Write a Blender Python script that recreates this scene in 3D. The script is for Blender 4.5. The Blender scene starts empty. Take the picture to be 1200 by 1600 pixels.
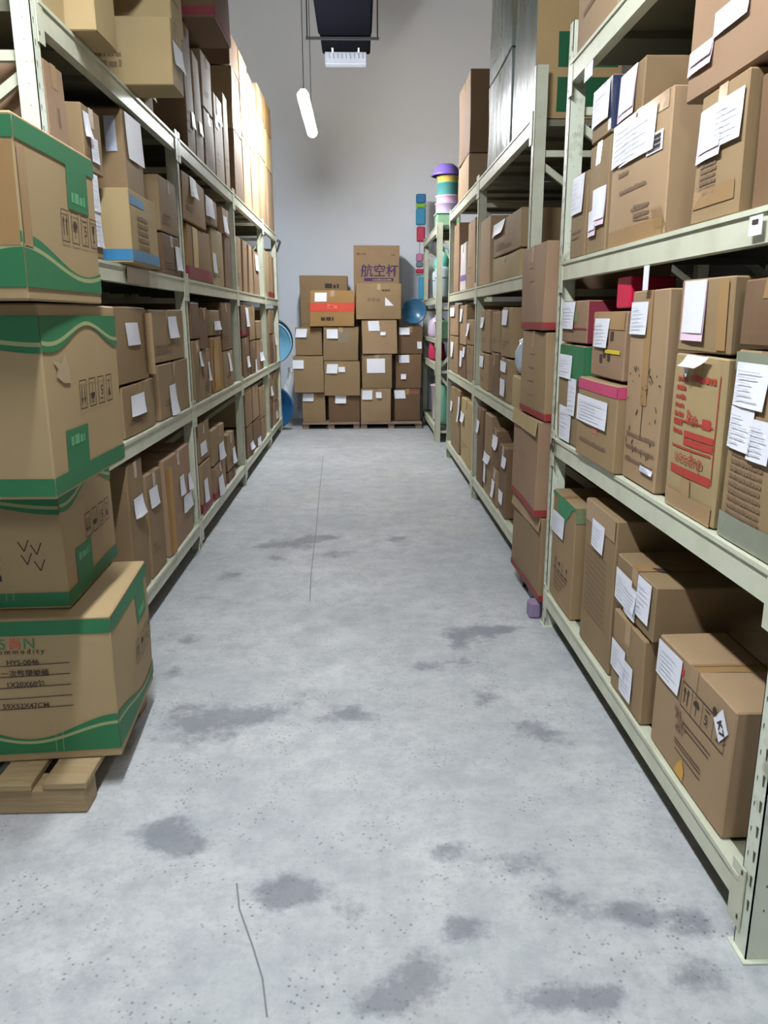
import bpy, bmesh, math, random
from mathutils import Vector, Matrix

# ------------------------------------------------------------------ camera, light, exposure
scn = bpy.context.scene
COL = scn.collection
CAM_H, PITCH, YAW, ROLL, FPX = 1.4, 14.0, 1.68, -0.23, 1217.0
def cam_basis():
    p, y, r = map(math.radians, (PITCH, YAW, ROLL))
    f = Vector((math.sin(y)*math.cos(p), math.cos(y)*math.cos(p), -math.sin(p)))
    rt = Vector((math.cos(y), -math.sin(y), 0)); up = rt.cross(f)
    r2 = rt*math.cos(r) + up*math.sin(r); u2 = -rt*math.sin(r) + up*math.cos(r)
    return r2, u2, f
cd = bpy.data.cameras.new('camera'); cam = bpy.data.objects.new('camera', cd); COL.objects.link(cam)
r_, u_, f_ = cam_basis()
cam.matrix_world = Matrix(((r_.x, u_.x, -f_.x, 0), (r_.y, u_.y, -f_.y, 0), (r_.z, u_.z, -f_.z, CAM_H), (0, 0, 0, 1)))
cd.sensor_fit = 'HORIZONTAL'; cd.sensor_width = 36; cd.lens = FPX*36/1200; cd.clip_start = .05
scn.camera = cam
w = bpy.data.worlds.new('world'); scn.world = w; w.use_nodes = True
w.node_tree.nodes['Background'].inputs[0].default_value = (.75, .85, 1, 1)
w.node_tree.nodes['Background'].inputs[1].default_value = .3
scn.view_settings.view_transform = 'Standard'; scn.view_settings.look = 'None'
scn.view_settings.gamma = 1; scn.view_settings.use_curve_mapping = False
scn.view_settings.exposure = 1.42
LAMP_POWER = 92.0            # emission strength of each tube
LAMP_SPOTS = [(-.47, 7.45), (-.38, .85), (-.38, -3.6)]     # x, near end y of every tube hung over the aisle
random.seed(7)

# ------------------------------------------------------------------ materials
def srgb(r, g, b):
    f = lambda c: c/12.92 if c <= .04045 else ((c+.055)/1.055)**2.4
    return (f(r/255), f(g/255), f(b/255), 1)
MATS = {}
def mat(name, col, rough=.6, var=.0, scale=6, objvar=0.0, metal=0, bump=0, emit=0, trans=0, spec=.5, detail=4, stretch=None, col2=None, fac=(.35, .7), alpha=1):
    if name in MATS: return MATS[name]
    m = bpy.data.materials.new(name); m.use_nodes = True; nt = m.node_tree; N = nt.nodes; Lk = nt.links
    b = N['Principled BSDF']; b.inputs['Base Color'].default_value = col; b.inputs['Roughness'].default_value = rough
    b.inputs['Metallic'].default_value = metal; b.inputs['Specular IOR Level'].default_value = spec
    if trans: b.inputs['Transmission Weight'].default_value = trans
    if alpha < 1: b.inputs['Alpha'].default_value = alpha
    if emit:
        b.inputs['Emission Color'].default_value = col; b.inputs['Emission Strength'].default_value = emit
    if var or bump or col2:
        tc = N.new('ShaderNodeTexCoord'); mp = N.new('ShaderNodeMapping'); Lk.new(tc.outputs['Object'], mp.inputs['Vector'])
        if stretch: mp.inputs['Scale'].default_value = stretch
        oi = N.new('ShaderNodeObjectInfo')
        ad = N.new('ShaderNodeVectorMath'); ad.operation = 'ADD'
        sc = N.new('ShaderNodeVectorMath'); sc.operation = 'SCALE'; sc.inputs['Scale'].default_value = 37
        cb = N.new('ShaderNodeCombineXYZ')
        for i in range(3): Lk.new(oi.outputs['Random'], cb.inputs[i])
        Lk.new(cb.outputs[0], sc.inputs[0]); Lk.new(mp.outputs[0], ad.inputs[0]); Lk.new(sc.outputs[0], ad.inputs[1])
        nz = N.new('ShaderNodeTexNoise'); nz.inputs['Scale'].default_value = scale; nz.inputs['Detail'].default_value = detail
        Lk.new(ad.outputs[0], nz.inputs['Vector'])
        src = nz.outputs['Fac']
        if col2:
            mr = N.new('ShaderNodeMapRange'); mr.inputs[1].default_value = fac[0]; mr.inputs[2].default_value = fac[1]
            Lk.new(src, mr.inputs[0])
            mx = N.new('ShaderNodeMix'); mx.data_type = 'RGBA'; mx.inputs[6].default_value = col; mx.inputs[7].default_value = col2
            Lk.new(mr.outputs[0], mx.inputs[0]); cout = mx.outputs[2]
        else:
            rgb = N.new('ShaderNodeRGB'); rgb.outputs[0].default_value = col; cout = rgb.outputs[0]
        hsv = N.new('ShaderNodeHueSaturation'); Lk.new(cout, hsv.inputs['Color'])
        m1 = N.new('ShaderNodeMath'); m1.operation = 'MULTIPLY_ADD'; Lk.new(src, m1.inputs[0]); m1.inputs[1].default_value = 2*var; m1.inputs[2].default_value = 1-var
        m2 = N.new('ShaderNodeMath'); m2.operation = 'MULTIPLY_ADD'; Lk.new(oi.outputs['Random'], m2.inputs[0]); m2.inputs[1].default_value = 2*objvar; Lk.new(m1.outputs[0], m2.inputs[2])
        m3 = N.new('ShaderNodeMath'); m3.operation = 'SUBTRACT'; Lk.new(m2.outputs[0], m3.inputs[0]); m3.inputs[1].default_value = objvar
        Lk.new(m3.outputs[0], hsv.inputs['Value']); Lk.new(hsv.outputs[0], b.inputs['Base Color'])
        if bump:
            bp = N.new('ShaderNodeBump'); bp.inputs['Strength'].default_value = bump; bp.inputs['Distance'].default_value = .01
            Lk.new(src, bp.inputs['Height']); Lk.new(bp.outputs[0], b.inputs['Normal'])
    MATS[name] = m; return m
KR = dict(rough=.7, var=.14, scale=4.5, objvar=.10, bump=.45, spec=.3, detail=7)
kraft = {
 'k': mat('kraft', srgb(142, 119, 88), **KR),
 'd': mat('kraft_dark', srgb(114, 89, 66), **KR),
 'l': mat('kraft_yellow', srgb(167, 146, 106), **KR),
 'p': mat('kraft_pink', srgb(149, 121, 96), **KR),
 'h': mat('kraft_light', srgb(158, 132, 102), **KR),
 'o': mat('kraft_ochre', srgb(152, 118, 73), **KR),
 'g': mat('smooth_kraft', srgb(162, 140, 104), rough=.7, var=.07, scale=5, objvar=.04, bump=.2, spec=.3),
 'w': mat('film_wrap_over_carton', srgb(128, 140, 140), rough=.25, var=.18, scale=7, bump=.9, objvar=.03, col2=srgb(112, 108, 84), fac=(.4, .65), stretch=(1, 1, .25)),
 'pale': mat('white_carton', srgb(214, 206, 206), rough=.5, var=.05, scale=5, bump=.3),
}
M_green = mat('green_print', srgb(40, 112, 70), rough=.6, var=.12, scale=7)
M_kline = mat('pale_print_line', srgb(150, 158, 112), rough=.7, var=.05)
M_red = mat('red_print', srgb(142, 40, 42), rough=.6, var=.1)
M_crim = mat('crimson_print', srgb(134, 32, 50), rough=.55, var=.1)
M_ink = mat('black_ink', srgb(58, 44, 36), rough=.7, var=.1)
M_faint = mat('faded_ink', srgb(122, 98, 76), rough=.75, var=.1)
M_purple = mat('purple_ink', srgb(72, 38, 92), rough=.6, var=.08)
M_blue = mat('blue_tape', srgb(58, 122, 168), rough=.4, var=.1)
M_navy = mat('navy_tape', srgb(44, 56, 84), rough=.3, var=.25, scale=14, bump=.4)
M_yel = mat('yellow_tape', srgb(214, 190, 52), rough=.35, var=.1)
M_gold = mat('golden_tape', srgb(172, 128, 58), rough=.25, var=.1)
M_tape = mat('brown_tape', srgb(160, 128, 88), rough=.2, var=.08, objvar=.08, spec=.6)
M_paper = mat('paper', srgb(226, 228, 238), rough=.55, var=.05, scale=40, objvar=.04, detail=6)
M_pinkp = mat('pink_paper', srgb(232, 204, 222), rough=.55, var=.05, scale=40)
M_slipink = mat('slip_ink', srgb(188, 192, 204), rough=.6)
M_pouch = mat('clear_pouch', srgb(196, 204, 222), rough=.12, var=.12, scale=22, bump=.6, spec=.8)
M_steel = mat('cream_rack_paint', srgb(198, 201, 180), rough=.4, var=.05, scale=9, objvar=.02, col2=srgb(182, 183, 160), fac=(.45, .75))
M_steelscr = mat('worn_rack_paint', srgb(206, 212, 194), rough=.42, var=.05, scale=14, detail=8, col2=srgb(158, 160, 140), fac=(.56, .72))
M_deck = mat('shelf_sheet', srgb(112, 112, 92), rough=.5, var=.1, scale=4)
M_slot = mat('slot_hole', srgb(60, 62, 48), rough=.8)
M_wood = mat('pallet_wood', srgb(156, 136, 102), rough=.75, var=.16, scale=6, stretch=(1, 9, 9), bump=.4, detail=8, col2=srgb(140, 112, 74), fac=(.45, .75))
M_wood2 = mat('grey_pallet_wood', srgb(140, 120, 104), rough=.8, var=.15, scale=6, bump=.3)
M_black = mat('black_insulation', srgb(11, 12, 17), rough=1, var=.2, scale=10, bump=.3, spec=.02)
M_iron = mat('dark_iron', srgb(48, 48, 52), rough=.5)
M_white = mat('white_plastic', srgb(225, 230, 236), rough=.4, var=.03)
def plastic(name, rgb, rough=.28, **k): return mat(name, srgb(*rgb), rough=rough, var=.05, scale=5, **k)

# ------------------------------------------------------------------ helpers
def mk(name, bm, m, parent=None, smooth=False, loc=None, rot=None):
    me = bpy.data.meshes.new(name); bmesh.ops.recalc_face_normals(bm, faces=bm.faces[:]) if False else None
    bm.to_mesh(me); bm.free()
    for x in (m if isinstance(m, (list, tuple)) else [m]): me.materials.append(x)
    if smooth:
        for p in me.polygons: p.use_smooth = True
    o = bpy.data.objects.new(name, me); COL.objects.link(o)
    if parent: o.parent = parent
    if loc: o.location = loc
    if rot: o.rotation_euler = rot
    return o
def tag(o, label, cat, group=None, kind=None):
    o['label'] = label; o['category'] = cat
    if group: o['group'] = group
    if kind: o['kind'] = kind
    return o
def structure(o, label=None):
    o['kind'] = 'structure'
    if label: o['label'] = label
    return o
def empty(name, loc, rz=0):
    o = bpy.data.objects.new(name, None); COL.objects.link(o); o.location = loc; o.rotation_euler = (0, 0, rz); o.empty_display_size = .05; return o
def box(bm, x0, x1, y0, y1, z0, z1, mi=0):
    v = [bm.verts.new(p) for p in ((x0,y0,z0),(x1,y0,z0),(x1,y1,z0),(x0,y1,z0),(x0,y0,z1),(x1,y0,z1),(x1,y1,z1),(x0,y1,z1))]
    for f in ((3,2,1,0),(4,5,6,7),(0,1,5,4),(1,2,6,5),(2,3,7,6),(3,0,4,7)):
        bm.faces.new([v[i] for i in f]).material_index = mi
def rbox(bm, x0, x1, y0, y1, z0, z1, r=.004, mi=0):
    b2 = bmesh.new(); box(b2, x0, x1, y0, y1, z0, z1, mi)
    bmesh.ops.bevel(b2, geom=b2.edges[:], offset=r, segments=1, affect='EDGES', profile=.5)
    merge(bm, b2)
def merge(bm, b2, M=None, mi=None):
    mp = {}
    for v in b2.verts: mp[v] = bm.verts.new(M @ v.co if M else v.co)
    for f in b2.faces:
        try:
            nf = bm.faces.new([mp[v] for v in f.verts]); nf.material_index = f.material_index if mi is None else mi; nf.smooth = f.smooth
        except ValueError: pass
    b2.free()
def bar(bm, a, b, wd, th, mi=0):
    a, b = Vector(a), Vector(b); d = (b-a); L = d.length; d.normalize()
    up = Vector((0, 0, 1)) if abs(d.z) < .99 else Vector((0, 1, 0))
    s = d.cross(up).normalized(); u = s.cross(d)
    b2 = bmesh.new(); box(b2, 0, L, -wd/2, wd/2, -th/2, th/2, mi)
    M = Matrix(((d.x, s.x, u.x, a.x), (d.y, s.y, u.y, a.y), (d.z, s.z, u.z, a.z), (0, 0, 0, 1)))
    merge(bm, b2, M)
def tube(bm, pts, r, n=10, mi=0):
    pts = [Vector(p) for p in pts]; rings = []
    for i, p in enumerate(pts):
        d = (pts[min(i+1, len(pts)-1)]-pts[max(i-1, 0)]).normalized()
        a = Vector((0, 0, 1)) if abs(d.z) < .9 else Vector((1, 0, 0))
        s = d.cross(a).normalized(); u = d.cross(s)
        rings.append([bm.verts.new(p+(s*math.cos(t)+u*math.sin(t))*r) for t in [2*math.pi*k/n for k in range(n)]])
    for a, b in zip(rings, rings[1:]):
        for k in range(n):
            f = bm.faces.new((a[k], a[(k+1) % n], b[(k+1) % n], b[k])); f.smooth = True; f.material_index = mi
    for rr in (rings[0], rings[-1]):
        try: bm.faces.new(rr).material_index = mi
        except ValueError: pass
def lathe(bm, prof, n=32, mi=0, sx=1, sy=1, M=None):
    b2 = bmesh.new(); rings = []
    for r, z in prof:
        rings.append([b2.verts.new((r*sx*math.cos(2*math.pi*k/n), r*sy*math.sin(2*math.pi*k/n), z)) for k in range(n)] if r > 1e-5 else [b2.verts.new((0, 0, z))])
    for a, b in zip(rings, rings[1:]):
        for k in range(n):
            q = [a[k % len(a)], a[(k+1) % len(a)], b[(k+1) % len(b)], b[k % len(b)]]
            u = []
            for v in q:
                if v not in u: u.append(v)
            if len(u) > 2:
                f = b2.faces.new(u); f.smooth = True; f.material_index = mi
    bmesh.ops.recalc_face_normals(b2, faces=b2.faces[:]); merge(bm, b2, M)
TXT = {}
def text_mesh(s, bold=0.0, spacing=1.0):
    key = (s, bold, spacing)
    if key in TXT: return TXT[key]
    cu = bpy.data.curves.new('t', 'FONT'); cu.body = s; cu.size = 1; cu.align_x = 'CENTER'; cu.offset = bold; cu.resolution_u = 3; cu.space_character = spacing
    o = bpy.data.objects.new('t', cu); COL.objects.link(o)
    dg = bpy.context.evaluated_depsgraph_get(); dg.update()
    me = bpy.data.meshes.new_from_object(o.evaluated_get(dg))
    vs = [tuple(v.co) for v in me.vertices]; fs = [tuple(p.vertices) for p in me.polygons]
    bpy.data.objects.remove(o); bpy.data.curves.remove(cu); bpy.data.meshes.remove(me)
    TXT[key] = (vs, fs); return TXT[key]

# ------------------------------------------------------------------ cartons
class Carton:
    """local frame: x = width (front seen from -y), y = depth, z = height, origin at the base centre"""
    def __init__(s, W, D, H, color, loc, rz, label, group, seed=0, amp=.0035, name='cardboard_carton', tape=True, top=True, rot=None):
        s.W, s.D, s.H = W, D, H; s.amp = amp; s.near = loc[1] < 3.4; rd = random.Random(seed); s.ph = [rd.uniform(0, 6.28) for _ in range(9)]
        s.fr = [rd.uniform(5, 9) for _ in range(4)]; s.bul = rd.uniform(-.2, 1)*.012*min(1, min(W, H)/.3)
        s.lean = (rd.uniform(-.006, .006), 0)
        bm = bmesh.new(); bmesh.ops.create_cube(bm, size=1)
        bmesh.ops.scale(bm, vec=(W, D, H), verts=bm.verts); bmesh.ops.translate(bm, vec=(0, 0, H/2), verts=bm.verts)
        bmesh.ops.bevel(bm, geom=bm.edges[:], offset=.004, segments=1, affect='EDGES', profile=.5)
        n = 5 if min(W, H) > .12 else 2
        bmesh.ops.subdivide_edges(bm, edges=[e for e in bm.edges if e.calc_length() > .05], cuts=n, use_grid_fill=True)
        for v in bm.verts: v.co = s.disp(v.co)
        s.o = mk(name, bm, kraft[color] if isinstance(color, str) else color, loc=loc, rot=rot or (0, 0, rz))
        if label: tag(s.o, label, 'box', group)
        s.bms = {}
        if tape: s.tape(front=min(.075, H*.3))
    def disp(s, p):
        x, y, z = p; a = s.amp; W, D, H = s.W/2, s.D/2, s.H
        kx = max(0, 1-(x/W)**2); ky = max(0, 1-(y/D)**2); kz = max(0, 1-((z-H/2)/(H/2))**2)
        dx = a*math.sin(s.fr[0]*z+s.ph[0])*math.sin(s.fr[1]*y+s.ph[1]) + s.bul*ky*kz*(x/W) + s.lean[0]*z/H
        dy = a*math.sin(s.fr[2]*z+s.ph[2])*math.sin(s.fr[3]*x+s.ph[3]) + s.bul*kx*kz*(y/D)
        dz = a*math.sin(6*x+s.ph[4])*math.sin(6*y+s.ph[5])*(z/H)
        return Vector((x+dx, y+dy, max(0, z+dz-a*(z/H))))
    def P(s, face, a, t, e=.0016):
        W, D = s.W/2, s.D/2
        if face == 'f': p = Vector((a, -D, t)); n = Vector((0, -1, 0))
        elif face == 'r': p = Vector((W, a, t)); n = Vector((1, 0, 0))
        elif face == 'l': p = Vector((-W, -a, t)); n = Vector((-1, 0, 0))
        else: p = Vector((a, t, s.H)); n = Vector((0, 0, 1))       # top: t runs along the depth
        return s.disp(p)+n*e
    def bm(s, key):
        if key not in s.bms: s.bms[key] = bmesh.new()
        return s.bms[key]
    def quad(s, key, face, a0, a1, t0, t1, e=.0016, nx=None, nz=None, shear=0, curl=0, seed=0):
        bm = s.bm(key); nx = nx or max(1, min(8, round((a1-a0)/.06))); nz = nz or max(1, min(8, round((t1-t0)/.06)))
        g = [[bm.verts.new(s.P(face, a0+(a1-a0)*i/nx + shear*(j/nz-.5), t0+(t1-t0)*j/nz, e+curl*((1-j/nz)**2)*(1 if i else .3))) for i in range(nx+1)] for j in range(nz+1)]
        for j in range(nz):
            for i in range(nx): bm.faces.new((g[j][i], g[j][i+1], g[j+1][i+1], g[j+1][i]))
    def poly(s, key, face, pts, e=.002):
        bm = s.bm(key); bm.faces.new([bm.verts.new(s.P(face, a, t, e)) for a, t in pts])
    def line(s, key, face, a0, t0, a1, t1, w=.003, e=.002):
        L = math.hypot(a1-a0, t1-t0) or 1; nx, nz = -(t1-t0)/L*w/2, (a1-a0)/L*w/2; n = max(1, math.ceil(L/.04)); bm = s.bm(key); pr = None
        for i in range(n+1):
            q = i/n; a, t = a0+(a1-a0)*q, t0+(t1-t0)*q
            cu = (bm.verts.new(s.P(face, a-nx, t-nz, e)), bm.verts.new(s.P(face, a+nx, t+nz, e)))
            if pr: bm.faces.new((pr[0], cu[0], cu[1], pr[1]))
            pr = cu
    def text(s, key, face, body, a, t, size, bold=.01, rot=0, sx=1, e=.0042, spacing=1.0):
        vs, fs = text_mesh(body, bold, spacing); bm = s.bm(key); cr, sr = math.cos(rot), math.sin(rot); out = []
        for x, y, z in vs:
            x *= size*sx; y *= size; out.append(bm.verts.new(s.P(face, a+x*cr-y*sr, t+x*sr+y*cr, e)))
        for f in fs:
            try: bm.faces.new([out[i] for i in f])
            except ValueError: pass
    def dashes(s, key, face, a0, a1, t, h, seed=1, gap=.25, e=.002):
        rd = random.Random(seed); a = a0
        while a < a1-.004:
            l = min(rd.uniform(.5, 1.6)*h, a1-a); s.quad(key, face, a, a+l, t, t+h*rd.uniform(.7, 1), e=e, nx=1, nz=1); a += l+h*gap
    def symbols(s, key, face, a, t, size, n=4, flip=False, step=None, frame=True, dirx=1, slope=0):
        """row of handling symbols: arrows, umbrella, stacking number, glass"""
        step = step or size*.95; w = size*.8
        for i in range(n):
            c = a+i*step*dirx; tt = t+slope*i*step; F = (lambda x, y: (c+x*(-1 if flip else 1), tt+(-y if flip else y)))
            if frame:
                for (p, q) in (((-w/2, -size*.6), (w/2, -size*.6)), ((w/2, -size*.6), (w/2, size*.6)), ((w/2, size*.6), (-w/2, size*.6)), ((-w/2, size*.6), (-w/2, -size*.6))):
                    s.line(key, face, *F(*p), *F(*q), w=.003)
            k = i % 4
            if k == 0:
                for d in (-.16, .16):
                    s.line(key, face, *F(d*size, -.35*size), *F(d*size, .2*size), w=.07*size)
                    s.poly(key, face, [F((d-.12)*size, .15*size), F((d+.12)*size, .15*size), F(d*size, .4*size)][::(-1 if flip else 1)])
            elif k == 1:
                s.poly(key, face, [F(.28*size*math.cos(q), .28*size*math.sin(q)+.02*size) for q in [math.pi*j/8 for j in range(9)]][::1])
                s.line(key, face, *F(0, .05*size), *F(0, -.38*size), w=.05*size)
            elif k == 2:
                s.text(key, face, '5', F(0, -.22*size)[0], F(0, -.22*size)[1], size*.62*(1), bold=.02, rot=math.pi if flip else 0)
                s.line(key, face, *F(-.22*size, .38*size), *F(.22*size, .38*size), w=.05*size)
            else:
                s.poly(key, face, [F(-.2*size, .35*size), F(.2*size, .35*size), F(.05*size, -.02*size), F(-.05*size, -.02*size)])
                s.line(key, face, *F(0, 0), *F(0, -.3*size), w=.05*size); s.line(key, face, *F(-.15*size, -.33*size), *F(.15*size, -.33*size), w=.06*size)
    def tape(s, front=.07, w=.05):
        w = min(w, s.W*.35)
        s.quad('packing_tape', 't', -w/2, w/2, -s.D/2, s.D/2-.004, e=.0012, nx=1)
        s.quad('packing_tape', 'f', -w/2, w/2, s.H-front, s.H, e=.0012, nx=1)
    def slip(s, face, a, t, w, h, kind='w', seed=0):
        rd = random.Random(seed); sh = rd.uniform(-.1, .1)*w
        key = ('paper_slip', rd.random())
        D = s.D if face != 'f' else s.W
        if s.near and w > .06:
            s.quad(key, face, a-w/2, a+w/2, t-h/2, t+h/2, e=.004, nx=3, nz=4, shear=0, curl=.004)
            for j in range(6): s.dashes('slip_print', face, a-w*.4, a+w*rd.uniform(.0, .4), t-h*.36+h*.13*j, .0035, seed=seed+j, e=.0092)
        else: s.quad(key, face, a-w/2, a+w/2, t-h/2, t+h/2, e=.004, nx=3, nz=4, shear=sh, curl=rd.uniform(.002, .02))
        return key
    def finish(s, mats={}):
        base = {'packing_tape': M_tape, 'paper_slip': M_paper, 'pink_slip': M_pinkp, 'ink_print': M_ink, 'faded_print': M_faint, 'green_print': M_green, 'red_print': M_red,
                'crimson_band': M_crim, 'blue_band': M_blue, 'yellow_tape': M_yel, 'clear_pouch': M_pouch, 'purple_print': M_purple, 'tape_crease': M_tape, 'slip_print': M_slipink}
        for k, bm in s.bms.items():
            nm = k[0] if isinstance(k, tuple) else k
            if nm == 'packing_tape': bmesh.ops.remove_doubles(bm, verts=bm.verts[:], dist=.004)
            mm = mats.get(nm) or base.get(nm) or M_ink
            mk(nm, bm, mm, s.o)
        s.bms = {}
        return s.o
    def flap(s, where='f', length=.12, ang=120, mats=None, side=1, name='flap'):
        """a loose top flap hinged on the top front edge ('f') or on a vertical front edge ('v')"""
        bm = bmesh.new(); n = 6; W, D, H = s.W, s.D, s.H
        rows = []
        for j in range(n+1):
            r = length*j/n; an = math.radians(ang)*(.6+.4*j/n) if ang < 150 else math.radians(ang)
            if where == 'f': rows.append([(x, -D/2-r*math.sin(an)*.9, H+r*math.cos(an)) for x in (-W/2+.01, 0, W/2-.01)])
            else: rows.append([(side*W/2-side*r*math.cos(an)*.0+side*(-.0), 0, 0)]*3)
        if where == 'v':
            rows = []
            for j in range(n+1):
                q = math.radians(ang)*j/n
                rows.append([(side*(W/2-length*math.sin(q)*.55), -D/2-.004-length*(1-math.cos(q))*.45, z) for z in (.02, H*.5, H*.92)])
        g = [[bm.verts.new(p) for p in r] for r in rows]
        for a, b in zip(g, g[1:]):
            for i in range(2): bm.faces.new((a[i], a[i+1], b[i+1], b[i]))
        o = mk(name, bm, mats or s.o.data.materials[0], s.o)
        md = o.modifiers.new('thick', 'SOLIDIFY'); md.thickness = .004
        return o

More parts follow.
